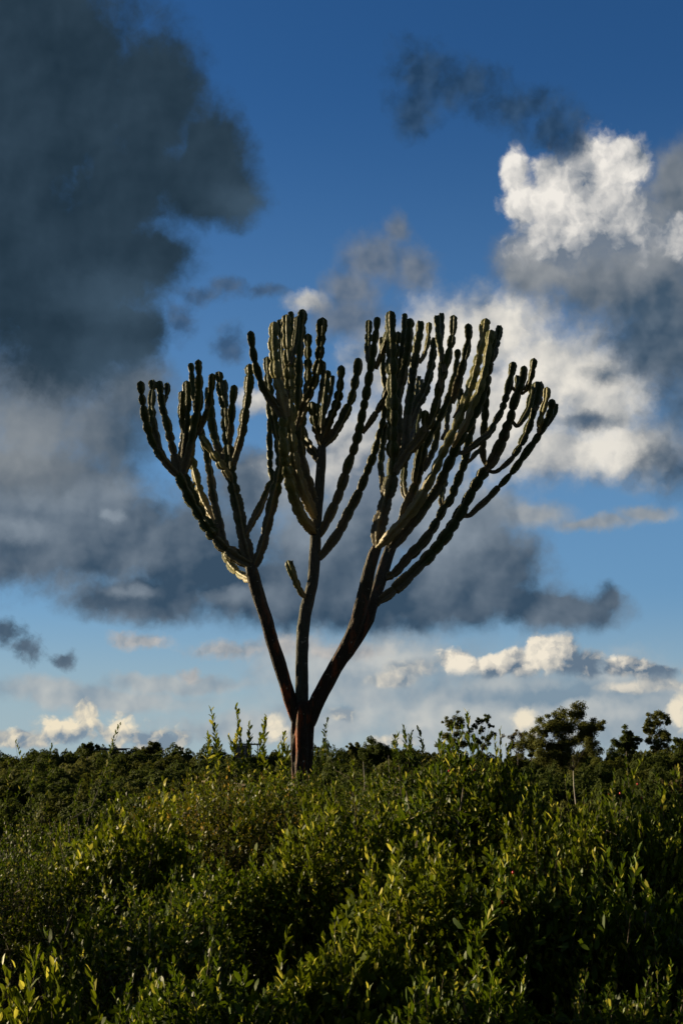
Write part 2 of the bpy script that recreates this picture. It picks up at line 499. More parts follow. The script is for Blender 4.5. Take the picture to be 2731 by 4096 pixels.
# key: (parent, points from base to tip in photo pixels, width at base and tip, depth of the tip, woody)
STEMS = [
    ('L0', 'T', seq(H, (500, 1260), (450, 1130), (402, 980), (320, 700), (224, 400)) + seq(E, (1222, 1800), (1120, 1480), (1075, 1300), (1046, 1150)), 130, 122, -0.5, 1),
    ('M0', 'T', seq(H, (548, 1300), (545, 1100), (542, 700), (548, 400)) + seq(F, (444, 1718), (475, 1580), (530, 1350), (550, 1050), (556, 850), (572, 640), (592, 450), (604, 250), (615, 90)) + seq(B, (880, 1500)), 140, 96, 0.15, 1),
    ('R0', 'T', seq(H, (600, 1290), (690, 1085), (840, 790), (998, 510), (1112, 240)) + seq(GG, (150, 1490), (200, 1250), (260, 1060), (296, 985)), 170, 112, -0.8, 1),
    ('Q0', 'R0', seq(H, (900, 700), (1050, 500)) + seq(GG, (170, 1800), (232, 1610), (290, 1450), (340, 1280), (400, 1085), (450, 960)), 120, 118, 0.45, 1),
    # left limb
    ('L1', 'L0', seq(E, (1060, 1200), (980, 1165), (880, 1100), (760, 1000), (620, 830), (500, 640), (400, 450), (330, 290), (300, 230)), 120, 122, -0.5, 0),
    ('L1a', 'L1', seq(A, (610, 1870), (520, 1800), (440, 1710), (350, 1580), (285, 1470), (240, 1330), (215, 1240), (200, 1150), (185, 1050), (172, 950), (166, 842)), 90, 76, -0.9, 0),
    ('L1b', 'L1a', seq(A, (370, 1560), (340, 1460), (305, 1340), (287, 1200), (277, 1100), (285, 1000), (290, 900), (290, 832)), 70, 72, -0.3, 0),
    ('L1c', 'L1', seq(A, (590, 1850), (540, 1720), (505, 1570), (470, 1420), (440, 1280), (400, 1150), (385, 1050), (370, 950), (362, 842)), 92, 70, -0.2, 0),
    ('L1k', 'L1c', seq(A, (405, 1090), (428, 1020), (444, 940), (442, 862)), 46, 56, -0.1, 0),
    ('L1d', 'L1', seq(A, (600, 1860), (655, 1670), (700, 1480), (738, 1300), (765, 1130), (775, 950), (776, 800), (770, 700), (768, 618)), 98, 62, -1.0, 0),
    ('L1e', 'L1', seq(A, (580, 1800), (600, 1640), (618, 1480), (640, 1300), (650, 1100), (650, 950), (643, 840)), 74, 62, -0.7, 0),
    ('L1f', 'L1e', seq(A, (622, 1420), (596, 1300), (588, 1180), (590, 1060), (597, 946)), 52, 56, -0.9, 0),
    ('L2', 'L1', seq(E, (790, 1020), (745, 860), (700, 660), (660, 480), (640, 300), (610, 150)) + seq(A, (855, 1600), (815, 1450), (775, 1280), (735, 1080), (712, 920), (700, 800), (690, 656)), 88, 60, 0.5, 0),
    ('L2b', 'L2', seq(E, (720, 800), (650, 690), (575, 560), (512, 400), (488, 290), (455, 170)) + seq(A, (690, 1620), (690, 1480), (700, 1340), (712, 1200)), 84, 70, 0.25, 0),
    ('L2c', 'L1', seq(E, (690, 790), (610, 660), (540, 590), (472, 490), (432, 400), (400, 320)), 66, 64, 0.1, 0),
    ('L9', 'L0', seq(E, (1080, 1370), (1000, 1330), (930, 1290), (850, 1215), (800, 1130), (780, 1040)), 78, 60, 0.4, 0),
    ('L3', 'L0', seq(E, (1060, 1190), (1010, 1060), (962, 850), (925, 650), (890, 480), (855, 300), (832, 100)) + seq(A, (1080, 1560), (1062, 1400), (1050, 1250), (1040, 1120), (1000, 980), (985, 860), (982, 744)), 112, 66, 0.1, 0),
    ('L3b', 'L3', seq(A, (1042, 1140), (1046, 1020), (1042, 930), (1040, 838)), 58, 60, 0.35, 0),
    ('L3c', 'L3', seq(A, (1080, 1560), (1105, 1420), (1112, 1300), (1116, 1180), (1124, 1080), (1136, 980), (1146, 884)), 66, 76, -0.3, 0),
    ('L3d', 'L3', seq(A, (1095, 1790), (1150, 1640), (1200, 1480), (1230, 1350), (1250, 1200), (1278, 1050), (1294, 900), (1303, 780), (1302, 664)), 80, 76, -0.5, 0),
    ('L3e', 'L3', seq(A, (1110, 1900), (1050, 1790), (975, 1680), (890, 1560), (830, 1470), (785, 1400)), 82, 60, -0.6, 0),
    ('L3h', 'L3e', seq(A, (772, 1412), (828, 1250), (878, 1080), (905, 920), (912, 764)), 58, 66, -1.2, 0),
    ('L3i', 'L3h', seq(A, (862, 1140), (850, 1060), (852, 980), (857, 912)), 32, 36, -0.7, 0),
    ('L3f', 'L3', seq(A, (1080, 1830), (1015, 1660), (962, 1510), (922, 1360), (902, 1200), (892, 1090), (888, 1000)), 88, 78, 0.5, 0),
    ('L4', 'L0', seq(E, (1075, 1250), (1110, 1170), (1155, 1060), (1195, 930), (1235, 750), (1285, 530), (1335, 330), (1362, 190)) + seq(B, (448, 1640), (428, 1510), (402, 1350), (372, 1200), (350, 1050), (330, 900), (318, 780), (312, 588)), 90, 66, -0.3, 0),
    ('L4b', 'L0', seq(E, (985, 900), (1030, 830), (1085, 720), (1150, 600), (1222, 430), (1285, 300)) + seq(B, (342, 1770), (340, 1600), (335, 1450), (342, 1320), (336, 1200), (325, 1088)), 66, 60, 0.4, 0),
    # middle limb
    ('M1', 'M0', seq(F, (540, 870), (480, 790), (418, 710), (352, 560), (302, 400), (268, 250), (240, 100)) + seq(B, (492, 1560), (478, 1400), (480, 1280), (500, 1210)), 96, 96, -1.3, 0),
    ('M1a', 'M1', seq(B, (500, 1270), (430, 1150), (340, 1030), (262, 900), (210, 750), (176, 620), (150, 450), (135, 318)), 92, 74, -1.8, 0),
    ('M1b', 'M1', seq(B, (512, 1220), (482, 1080), (450, 950), (412, 820), (390, 650), (375, 450), (385, 222)), 98, 76, -1.6, 0),
    ('M2', 'M0', seq(F, (555, 720), (505, 610), (465, 520), (415, 400), (368, 250)) + seq(B, (592, 1650), (567, 1450), (550, 1200), (542, 900), (530, 700), (516, 500), (512, 300), (512, 148)), 92, 76, -1.3, 0),
    ('M2c', 'M2', seq(B, (530, 1000), (492, 850), (470, 700), (455, 500), (450, 200)), 66, 62, -0.5, 0),
    ('M2e', 'M3', seq(B, (630, 1060), (598, 850), (578, 600), (566, 350), (558, 116)), 74, 60, 0.4, 0),
    ('M2f', 'M2', seq(B, (545, 680), (575, 560), (606, 400), (626, 166)), 60, 46, -1.1, 0),
    ('M3', 'M0', seq(F, (575, 640), (525, 490), (472, 320), (430, 170), (402, 30)) + seq(B, (642, 1450), (636, 1250), (636, 1000), (640, 800), (645, 600), (660, 400), (675, 230), (682, 94)), 108, 76, 0.15, 0),
    ('M3h', 'M3', seq(B, (640, 900), (652, 790), (654, 700), (654, 628)), 40, 42, 0.4, 0),
    ('M4', 'M3', seq(B, (612, 1380), (662, 1230), (708, 1080), (765, 950), (818, 800), (848, 650), (864, 480), (876, 320), (888, 180)), 78, 90, -1.2, 0),
    ('M4b', 'M4', seq(B, (850, 1080), (880, 900), (894, 770), (897, 636)), 50, 52, -0.3, 0),
    ('M3b', 'M4', seq(B, (700, 1100), (725, 950), (736, 800), (736, 650), (735, 500), (736, 348)), 72, 66, -0.7, 0),
    ('M5', 'M0', seq(B, (875, 1720), (790, 1590), (722, 1480), (684, 1400), (668, 1290), (672, 1180)), 92, 76, 0.5, 0),
    ('M6', 'M0', seq(B, (880, 1540), (838, 1400), (806, 1290), (785, 1170), (775, 1058)), 72, 66, -0.3, 0),
    ('M6b', 'M0', seq(B, (880, 1520), (860, 1350), (846, 1230), (838, 1080)), 50, 46, 0.6, 0),
    ('M7', 'M0', seq(B, (880, 1530), (878, 1360), (892, 1200), (910, 1050), (926, 900), (943, 732)), 70, 66, 0.4, 0),
    ('M7b', 'M7', seq(B, (920, 1180), (948, 1080), (972, 980), (988, 890), (992, 788)), 48, 48, 0.6, 0),
    ('M8', 'M0', seq(B, (870, 1530), (925, 1360), (978, 1220), (1030, 1100), (1060, 980), (1076, 850), (1086, 678)), 76, 60, -0.7, 0),
    ('M9', 'M0', seq(B, (890, 1530), (975, 1435), (1050, 1330), (1112, 1210), (1168, 1090), (1200, 1000), (1226, 870), (1255, 720), (1265, 602)), 84, 74, 0.1, 0),
    ('M10', 'M0', seq(F, (590, 900), (650, 790), (730, 620), (792, 480), (850, 300), (895, 150), (942, 30)) + seq(B, (1262, 1400), (1302, 1200), (1342, 1000), (1368, 840), (1402, 650), (1430, 450), (1452, 300), (1460, 174)), 104, 70, -0.3, 0),
    ('M10b', 'M10', seq(C, (215, 700), (190, 600), (182, 500), (190, 400), (197, 206)), 70, 56, 0.1, 0),
    ('M10c', 'M10', seq(C, (270, 720), (302, 630), (342, 530), (375, 420), (396, 320), (402, 230)), 60, 60, -0.8, 0),
    ('M11', 'M0', seq(F, (590, 1130), (640, 1075), (710, 980), (802, 850), (900, 650), (980, 500), (1050, 340), (1110, 180), (1160, 50)) + seq(C, (292, 1450), (345, 1260), (372, 1060), (372, 920), (350, 800), (345, 680), (335, 560), (325, 382)), 104, 50, 0.55, 0),
    ('M11b', 'M10', seq(C, (130, 1390), (170, 1335), (240, 1230), (320, 1100), (376, 970), (440, 800), (480, 600), (500, 326)), 56, 58, -0.7, 0),
    ('M12', 'M0', seq(F, (465, 1560), (410, 1500), (368, 1420), (330, 1330), (292, 1230), (262, 1152)), 46, 66, -0.4, 0),
    ('M12b', 'M12', seq(F, (305, 1240), (308, 1190), (313, 1146)), 26, 24, -0.45, 0),
    # right limb
    ('R1', 'R0', seq(GG, (286, 1010), (292, 850), (342, 650), (392, 450), (432, 300), (448, 100)) + seq(C, (442, 1560), (440, 1400), (442, 1250), (440, 1050), (438, 850), (430, 650), (432, 450), (425, 280), (420, 110)), 124, 78, -1.3, 0),
    ('R1b', 'R1', seq(C, (385, 2100), (345, 1980), (338, 1880), (318, 1770), (332, 1600), (352, 1430), (365, 1280)), 60, 60, 0.5, 0),
    ('R1c', 'R1', seq(C, (460, 1800), (522, 1600), (515, 1400), (504, 1200), (500, 1000), (510, 800), (535, 550), (560, 350), (572, 138)), 90, 60, -0.2, 0),
    ('R1d', 'R1c', seq(C, (505, 1050), (558, 760), (598, 560), (615, 400), (630, 188)), 80, 72, -0.5, 0),
    ('R2', 'R1', seq(C, (470, 1780), (555, 1600), (580, 1380), (600, 1200), (620, 1050), (638, 900), (652, 770), (682, 600), (702, 450), (726, 320), (729, 220)), 100, 74, 0.3, 0),
    ('R2b', 'R2', seq(C, (720, 660), (765, 590), (796, 500), (815, 400), (825, 228)), 52, 48, -0.1, 0),
    ('R3', 'R2', seq(C, (580, 1400), (612, 1290), (682, 1120), (762, 980), (820, 800), (850, 650), (870, 500), (880, 392)), 98, 58, 0.0, 0),
    ('R3b', 'R3', seq(C, (745, 1040), (742, 940), (742, 836)), 44, 46, 0.3, 0),
    ('R4', 'R1', seq(C, (470, 1810), (545, 1690), (615, 1580), (702, 1480), (782, 1350), (858, 1220), (902, 1080), (932, 930), (962, 800), (1002, 680), (1042, 500), (1070, 350), (1082, 154)), 98, 68, -1.5, 0),
    ('R4b', 'R4', seq(C, (985, 760), (955, 580), (928, 420), (915, 300), (906, 162)), 72, 60, -0.8, 0),
    ('R4c', 'R4b', seq(C, (935, 480), (955, 380), (958, 280), (952, 138)), 52, 54, -0.3, 0),
    ('R4d', 'R4', seq(C, (940, 920), (943, 820), (945, 720), (962, 620)), 48, 48, -1.4, 0),
    ('R4e', 'R4', seq(C, (790, 1380), (776, 1280), (778, 1220), (788, 1148)), 60, 72, -1.3, 0),
    ('R5', 'Q0', seq(GG, (470, 940), (530, 790), (592, 580), (660, 420), (720, 260), (760, 60)) + seq(C, (805, 1480), (900, 1300), (962, 1180), (1030, 1020), (1080, 850), (1110, 680), (1126, 510)), 92, 60, 0.7, 0),
    ('R5b', 'R5', seq(C, (1060, 1080), (1095, 980), (1122, 880), (1172, 700), (1210, 550), (1236, 400), (1233, 242)), 84, 72, 0.2, 0),
    ('R5c', 'R5', seq(C, (1085, 1230), (1135, 1140), (1150, 1030), (1148, 920)), 50, 52, 0.9, 0),
    ('R5d', 'R5', seq(C, (735, 1700), (700, 1600), (688, 1480), (690, 1340), (712, 1220), (722, 1120)), 54, 54, 1.0, 0),
    ('R5e', 'R5', seq(C, (625, 2080), (582, 2060), (562, 1980), (556, 1880), (566, 1780), (560, 1640)), 54, 60, 0.9, 0),
    ('R5f', 'R5', seq(C, (700, 1960), (672, 1880), (692, 1740), (722, 1600), (745, 1480)), 60, 60, 0.3, 0),
    ('R5g', 'R5', seq(C, (770, 1780), (815, 1690), (855, 1600), (892, 1500), (910, 1380), (920, 1260)), 62, 64, 1.1, 0),
    ('R6', 'R0', seq(GG, (280, 1020), (380, 930), (482, 820), (600, 690), (702, 555), (800, 380), (880, 225), (952, 60)) + seq(C, (1022, 1490), (1112, 1300), (1178, 1150), (1232, 980), (1282, 830), (1332, 640), (1372, 480), (1400, 330), (1420, 188)), 84, 76, -2.2, 0),
    ('R6b', 'R6', seq(C, (1382, 470), (1376, 400), (1372, 320), (1374, 244)), 40, 44, -1.9, 0),
    ('R7', 'R6', seq(D, (290, 1530), (330, 1450), (382, 1360), (442, 1245), (502, 1080), (562, 950), (618, 750), (648, 570), (672, 420), (694, 308)), 60, 82, -2.6, 0),
    ('R8', 'Q0', seq(GG, (410, 1060), (480, 960), (562, 870), (682, 720), (802, 560), (902, 420), (982, 250)) + seq(D, (290, 1620), (380, 1430), (482, 1270), (572, 1080), (630, 880), (668, 680), (702, 470), (714, 320)), 112, 76, -0.6, 0),
    ('R7b', 'R8', seq(D, (675, 700), (726, 550), (756, 400), (776, 266)), 64, 60, -0.2, 0),
    ('R8b', 'R12', seq(D, (665, 1760), (618, 1690), (602, 1600), (604, 1500), (612, 1350), (624, 1220), (632, 1080), (645, 930), (655, 780)), 56, 80, 0.4, 0),
    ('R9', 'Q0', seq(GG, (235, 1620), (330, 1560), (450, 1470), (600, 1330), (740, 1195), (850, 1080), (950, 960), (1030, 850), (1102, 735), (1182, 600), (1262, 450), (1350, 300), (1422, 190)), 112, 112, 0.6, 0),
    ('R10', 'Q0', seq(GG, (330, 1340), (460, 1290), (600, 1130), (740, 990), (832, 870), (910, 740), (972, 620), (1052, 510), (1092, 400), (1140, 280), (1188, 150), (1212, 30)) + seq(D, (440, 1520), (462, 1440), (480, 1370), (496, 1280)), 90, 72, 1.0, 0),
    ('R10b', 'R10', seq(GG, (975, 650), (955, 540), (965, 430), (1002, 320)), 66, 50, 1.3, 0),
    ('R10c', 'R10', seq(D, (440, 1700), (490, 1655), (525, 1605), (580, 1565), (620, 1500)), 46, 56, 1.1, 0),
    ('R11', 'R8', seq(D, (330, 1600), (375, 1600), (440, 1570), (530, 1500), (600, 1445), (660, 1400), (702, 1330), (742, 1250), (790, 1170), (822, 1080), (852, 980), (882, 850), (906, 740), (923, 644)), 52, 72, 0.5, 0),
    ('R11b', 'R11', seq(D, (900, 900), (945, 950), (960, 880), (957, 788)), 36, 46, 0.8, 0),
    ('R12', 'R9', seq(D, (620, 1800), (700, 1685), (760, 1560), (812, 1450), (852, 1330), (892, 1230), (920, 1100), (962, 980), (1012, 870), (1036, 684)), 108, 70, 0.2, 0),
    ('R12b', 'R12', seq(D, (1000, 980), (1042, 955), (1080, 880), (1112, 770), (1138, 604)), 44, 60, -0.2, 0),
    ('R13', 'R9', seq(D, (660, 1790), (732, 1796), (810, 1745), (900, 1660), (962, 1570), (1012, 1480), (1062, 1370), (1112, 1230), (1140, 1080), (1160, 960), (1163, 850)), 48, 84, 1.0, 0),
    ('R13b', 'R12', seq(D, (900, 1250), (955, 1318), (1012, 1255), (1070, 1150), (1102, 1020), (1122, 900)), 40, 62, 0.7, 0),
    ('R13c', 'R13', seq(D, (1140, 1170), (1180, 1070), (1198, 970), (1197, 856)), 56, 62, 1.3, 0),
    ('R14', 'R9', seq(GG, (1170, 690), (1250, 680), (1330, 605), (1432, 515)) + seq(D, (738, 1985), (838, 1880), (922, 1780), (1002, 1670), (1072, 1570), (1140, 1480), (1210, 1370), (1272, 1250), (1310, 1150), (1326, 1032)), 60, 76, 0.3, 0),
    ('R14b', 'R14', seq(D, (1185, 1400), (1190, 1320), (1212, 1210), (1245, 1095), (1268, 1000), (1271, 906)), 46, 62, -0.2, 0),
    ('R14c', 'R14', seq(D, (1280, 1310), (1322, 1240), (1350, 1180), (1364, 1082)), 44, 52, 0.6, 0),
    # hidden behind the crown's front
    ('X1', 'R2', seq(C, (600, 1500), (640, 1400), (668, 1250), (690, 1000), (720, 800)), 60, 50, 1.4, 0),
    ('X2', 'R5', seq(C, (960, 1450), (1005, 1380), (1012, 1250), (1042, 1100), (1060, 960)), 60, 56, 1.4, 0),
]
# stems whose flat side is turned to the sun
OPEN = set('R6 R7 M1 M2 M1b L2b L2c L4 M3b R1 L3d M8 M6 L3e R2b R14b M10c M11b M12 R6b L9 L1f R4e R4d M2f L3i L1e M7'.split())
PALE = set('R6 R7 M1 M2 L2b L2c L9 L3e M1b R2b R14b M12'.split())  # stems given the paler skin so that they look sunlit
TREE_Y = 22.0
PXM = FPX / TREE_Y * 1.0


def euphorbia_materials():
    # green ribbed stems: dull green flanks, corky pale rib edges, greying and browning towards the base
    m, g = new_mat("euphorbia_stem")
    rib, age = attr(g, 'rib'), attr(g, 'age')
    co = obj_co(g)
    n1 = g.noise(co, 5.0, 6, 0.62)
    n2 = g.noise(co, 34.0, 4, 0.6)
    green = g.mix(n1, (0.015, 0.028, 0.006, 1), (0.046, 0.062, 0.013, 1))
    cork = g.mix(n2, (0.045, 0.038, 0.024, 1), (0.16, 0.135, 0.085, 1))
    c = g.mix(g.step(g.m('MULTIPLY_ADD', n1, 0.9, age), 0.95, 0.55), green, cork)
    c = g.mix(g.step(rib, 0.86, 1.0, 0.0, 0.8), c, (0.19, 0.17, 0.10, 1))
    c = g.mix(g.step(g.noise(co, 9.0, 3, 0.5), 0.70, 0.74, 0.0, 0.6), c, (0.02, 0.018, 0.012, 1))
    finish(g, principled(g, c, 0.5, 0.25, bump(g, n2, 0.45, 0.012)))
    # paler yellow-grey skin, part cork, part sunlight put into the colour of chosen stems
    mp, g = new_mat("euphorbia_lit_pale_stem")
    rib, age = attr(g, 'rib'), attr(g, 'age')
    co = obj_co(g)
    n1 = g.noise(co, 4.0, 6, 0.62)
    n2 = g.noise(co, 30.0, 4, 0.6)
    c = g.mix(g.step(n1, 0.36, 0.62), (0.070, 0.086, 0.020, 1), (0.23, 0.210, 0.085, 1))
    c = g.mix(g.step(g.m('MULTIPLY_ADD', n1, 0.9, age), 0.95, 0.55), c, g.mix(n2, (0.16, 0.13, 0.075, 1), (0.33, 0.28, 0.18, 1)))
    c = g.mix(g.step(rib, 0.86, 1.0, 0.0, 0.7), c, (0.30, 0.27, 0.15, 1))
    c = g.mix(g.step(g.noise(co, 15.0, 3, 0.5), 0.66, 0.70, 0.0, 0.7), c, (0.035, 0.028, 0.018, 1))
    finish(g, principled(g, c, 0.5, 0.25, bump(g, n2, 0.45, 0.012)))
    # woody limbs: dark bark, rust-orange streaks along the grain, pale lichen spots
    woods = []
    for nm, rust in (("euphorbia_red_bark", 0.52), ("euphorbia_grey_bark", 0.70)):
        woods.append(bark(nm, rust))
    return m, woods, mp


def bark(name, rust):
    m2, g = new_mat(name)
    grey = rust > 0.6
    co = obj_co(g)
    st = g.v('MULTIPLY', co, (7.0, 7.0, 0.9))
    n1 = g.noise(st, 1.0, 6, 0.65)
    n2 = g.noise(co, 26.0, 5, 0.65)
    lich = g.noise(co, 11.0, 4, 0.6)
    c = g.mix(n2, ((0.020, 0.022, 0.018, 1) if grey else (0.014, 0.010, 0.007, 1)), ((0.085, 0.090, 0.072, 1) if grey else (0.045, 0.030, 0.020, 1)))
    c = g.mix(g.step(n1, rust, rust + 0.09, 0.0, 0.9), c, (0.21, 0.050, 0.012, 1))
    h = g.node('ShaderNodeSeparateXYZ')
    g.put(h.inputs[0], co)
    c = g.mix(g.step(g.m('MULTIPLY_ADD', n1, 2.6, h.outputs[2]), 4.3, 6.6, 0.0, 0.85), c, g.mix(n2, (0.03, 0.03, 0.025, 1), (0.13, 0.125, 0.10, 1)))
    c = g.mix(g.step(lich, 0.645, 0.685, 0.0, 0.85), c, (0.34, 0.34, 0.29, 1))
    hgt = g.m('ADD', g.m('MULTIPLY', n1, 0.8), g.m('MULTIPLY', n2, 0.5))
    finish(g, principled(g, c, 0.72, 0.3, bump(g, hgt, 1.0, 0.06)))
    return m2


def stem_mesh(P, R, ribs, rot, woody, seed, cap=True):
    """a ribbed, jointed stem: verts, quads, rib and age attributes.  P (n,3) centreline, R (n,) half width"""
    rnd = random.Random(seed)
    n = len(P)
    T = np.gradient(P, axis=0)
    T /= np.linalg.norm(T, axis=1)[:, None] + 1e-9
    U = np.zeros_like(P)
    u = np.array([0.0, -1.0, 0.0])
    for i in range(n):
        u = u - T[i] * (u @ T[i])
        u /= np.linalg.norm(u)
        U[i] = u
    W = np.cross(T, U)
    s = np.concatenate([[0], np.cumsum(np.linalg.norm(np.diff(P, axis=0), axis=1))])
    tot = s[-1]
    per = 6
    k = ribs * per
    a = np.arange(k) * 2 * np.pi / k
    w = np.abs(np.cos(a * ribs / 2.0))
    val = 0.74 if woody else 0.50
    prof = val + (1 - val) * w ** 1.7
    # joints: the stem swells and pinches once a season
    pinch = np.ones(n)
    if not woody:
        q, cuts = tot, [tot]
        while q > 0.25:
            q -= rnd.uniform(0.15, 0.33)
            cuts.append(max(q, -0.1))
        cuts = sorted(cuts)
        for c0, c1 in zip(cuts[:-1], cuts[1:]):
            m = (s >= c0) & (s <= c1)
            t = (s[m] - c0) / max(1e-6, c1 - c0)
            deep = rnd.uniform(0.30, 0.52) * (0.5 if c1 < tot * 0.35 else 1.0)
            pinch[m] = rnd.uniform(0.92, 1.14) - deep * (1 - np.clip(np.sin(np.pi * np.clip(t, 0, 1)), 0, 1) ** 0.75)
        pinch[s >= cuts[-1] - 1e-6] = 1.0
    last = s > tot - R[-1] * 1.15
    if cap:
        t = np.clip((s - (tot - R[-1] * 1.15)) / (R[-1] * 1.15), 0, 1)
        endcap = np.sqrt(np.clip(1 - t ** 2.2, 0.0, 1)) * 0.94 + 0.06
        pinch = np.where(last, np.maximum(pinch, 1.0) * endcap, pinch)
    tooth = 1.0 + (0.0 if woody else 0.055) * np.cos(2 * np.pi * s / 0.075)
    wob = np.array([mnoise.noise(Vector((x * 1.7, seed * 3.1, 0.0))) for x in s])
    rr = R * pinch * (1 + 0.08 * wob)
    ang = a[None, :] + rot + 0.25 * wob[:, None]
    prof2 = prof[None, :] * (1 + (tooth[:, None] - 1) * (w[None, :] ** 6))
    if woody:
        bumpy = np.array([[mnoise.noise(Vector((math.cos(x) * 1.6, math.sin(x) * 1.6, y * 2.3 + seed))) + 0.6 * mnoise.noise(Vector((math.cos(x) * 5, math.sin(x) * 5, y * 7 + seed))) for x in a] for y in s])
        prof2 = prof2 * (1 + 0.12 * bumpy)
    V = P[:, None, :] + (rr[:, None] * prof2)[:, :, None] * (np.cos(ang)[:, :, None] * U[:, None, :] + np.sin(ang)[:, :, None] * W[:, None, :])
    i = np.arange(n - 1)[:, None] * k
    j = np.arange(k)[None, :]
    jn = (j + 1) % k
    Fq = np.stack([i + j, i + jn, i + k + jn, i + k + j], axis=-1).reshape(-1, 4)
    V = V.reshape(-1, 3)
    top = np.arange((n - 1) * k, n * k)
    V = np.vstack([V, P[-1:] + T[-1:] * 0.004])
    tip = len(V) - 1
    F2 = np.stack([top, np.roll(top, -1), np.full(k, tip), np.full(k, tip)], axis=-1)
    rib = np.append(np.tile(w, n), 1.0)
    age = np.append(np.repeat(np.clip(s / max(tot, 1e-6), 0, 1), k), 1.0)
    return V, Fq, F2, rib, age


def build_tree():
    base = Vector((at(1212, 3050, TREE_Y).x, TREE_Y, 0.0))
    root = tag(empty("euphorbia_tree", base), "tall candelabra tree with three dark trunks and upright jointed cactus-like stems above the shrubs", "tree")
    ms, mw, mp = euphorbia_materials()
    defs = {d[0]: d for d in STEMS}
    made, objs = {}, {}
    # trunk: ribbed bole up to the fork
    zs = [(-0.05, 556, 290), (0.5, 556, 256), (1.2, 550, 236), (1.84, 547, 228), (2.1, 547, 228), (2.34, 555, 240), (2.46, 560, 268), (2.56, 560, 262), (2.66, 556, 215), (2.72, 556, 120)]
    P = np.array([[at(H(cx, 1400)[0], 3000, TREE_Y).x, TREE_Y + 0.02 * math.sin(z * 3), z, w * 0.38265 / PXM / 2] for z, cx, w in zs])
    P = catmull(P, 0.05)
    made['T'] = P

    def emit(name, P, ribs, woody, seed, parent, cap=True, rot=0.4, pale=False):
        V, Fq, F2, rib, age = stem_mesh(P[:, :3], P[:, 3], ribs, rot, woody, seed, cap)
        V = V - np.array(base)[None, :]
        faces = [tuple(f) for f in Fq.tolist()] + [tuple(f[:3]) for f in F2.tolist()]
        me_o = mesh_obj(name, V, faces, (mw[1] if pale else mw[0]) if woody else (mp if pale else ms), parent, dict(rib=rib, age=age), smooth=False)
        return me_o
    trunk = emit("trunk", P, 7, True, 1, root)
    objs['T'] = trunk
    order = [d[0] for d in STEMS]
    done = {'T'}
    todo = list(order)
    while todo:
        key = next(k for k in todo if defs[k][1] in done)
        todo.remove(key)
        done.add(key)
        _, par, pts, w0, w1, dy, woody = defs[key]
        idx = order.index(key) + 2
        pp = made[par]
        b0 = at(pts[0][0], pts[0][1], TREE_Y)
        near = np.argmin((pp[:, 0] - b0.x) ** 2 + (pp[:, 2] - b0.z) ** 2)
        y0 = pp[near, 1]
        y1 = TREE_Y + dy
        n = len(pts)
        rows = []
        for i, (px, py) in enumerate(pts):
            t = i / (n - 1)
            yy = y0 + (y1 - y0) * (math.sin(t * 1.5708) ** 0.8 if key in PALE else t * 0.35 + 0.65 * t * t * (3 - 2 * t))
            q = at(px, py, yy)
            w = (w0 + (w1 - w0) * t) * 0.38265 / (FPX / yy) / 2
            rows.append([q.x, q.y, q.z, w * (1.18 if woody else 1.40)])
        P = catmull(rows, 0.024 if not woody else 0.05)
        P[:, 3] = np.maximum(P[:, 3], 0.015)
        if not woody:      # slim foot where the stem leaves its parent
            s = np.concatenate([[0], np.cumsum(np.linalg.norm(np.diff(P[:, :3], axis=0), axis=1))])
            P[:, 3] *= 0.62 + 0.38 * np.clip(s / 0.30, 0, 1)
        made[key] = P
        if woody:
            name, parent = "limb", root
        elif par in ('T', 'L0', 'M0', 'R0', 'Q0'):
            name, parent = "stem", root
        else:
            name = "side_stem"
            parent = objs[par] if objs[par].parent is root and par not in ('T', 'L0', 'M0', 'R0', 'Q0') else objs[par].parent
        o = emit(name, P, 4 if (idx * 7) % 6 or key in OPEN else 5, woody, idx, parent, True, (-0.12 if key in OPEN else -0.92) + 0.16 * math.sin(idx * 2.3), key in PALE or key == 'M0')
        objs[key] = o
    return root


build_tree()


# ------------------------------------------------------------------ ground
def ground_z(x, y):
    y = np.asarray(y, dtype=float)
    x = np.asarray(x, dtype=float)
    z = np.interp(y, [-200, 30, 60, 85, 115, 160, 235, 300, 500, 2500], [0, 0, -4.5, -8.5, -8.0, -6.0, -3.6, -3.2, -6.0, -8.0])
    return z + 0.05 * np.sin(x * 0.9 + 1.3) * np.cos(y * 0.7) + 0.25 * np.sin(x * 0.05) * np.clip((y - 40) / 60, 0, 1)


def build_ground():
    ys = np.concatenate([np.arange(-60, 2, 4), np.arange(2, 40, 0.8), np.arange(40, 120, 3), np.arange(120, 320, 8), np.arange(320, 2600, 120)])
    xs = np.concatenate([np.arange(-1200, -60, 60), np.arange(-60, -16, 4), np.arange(-16, 16, 0.8), np.arange(16, 60, 4), np.arange(60, 1260, 60)])
    X, Y = np.meshgrid(xs, ys)
    Z = ground_z(X, Y)
    V = np.stack([X, Y, Z], -1).reshape(-1, 3)
    nx = len(xs)
    i = np.arange(len(ys) - 1)[:, None] * nx
    j = np.arange(nx - 1)[None, :]
    Fq = np.stack([i + j, i + j + 1, i + nx + j + 1, i + nx + j], -1).reshape(-1, 4)
    m, g = new_mat("earth_and_grass")
    co = obj_co(g)
    n = g.noise(co, 0.6, 6, 0.6)
    n2 = g.noise(co, 14.0, 4, 0.6)
    c = g.mix(g.step(n, 0.4, 0.6), (0.035, 0.032, 0.014, 1), (0.050, 0.058, 0.018, 1))
    c = g.mix(g.m('MULTIPLY', n2, 0.6), c, (0.075, 0.062, 0.030, 1))
    finish(g, principled(g, c, 0.9, 0.2, bump(g, n2, 0.6, 0.05)))
    o = mesh_obj("ground", V, Fq, m, smooth=True)
    tag(o, "dark earth and grass under the shrubs", None, None, "structure")


build_ground()


# ------------------------------------------------------------------ distant wood
MAT_FAR = {}


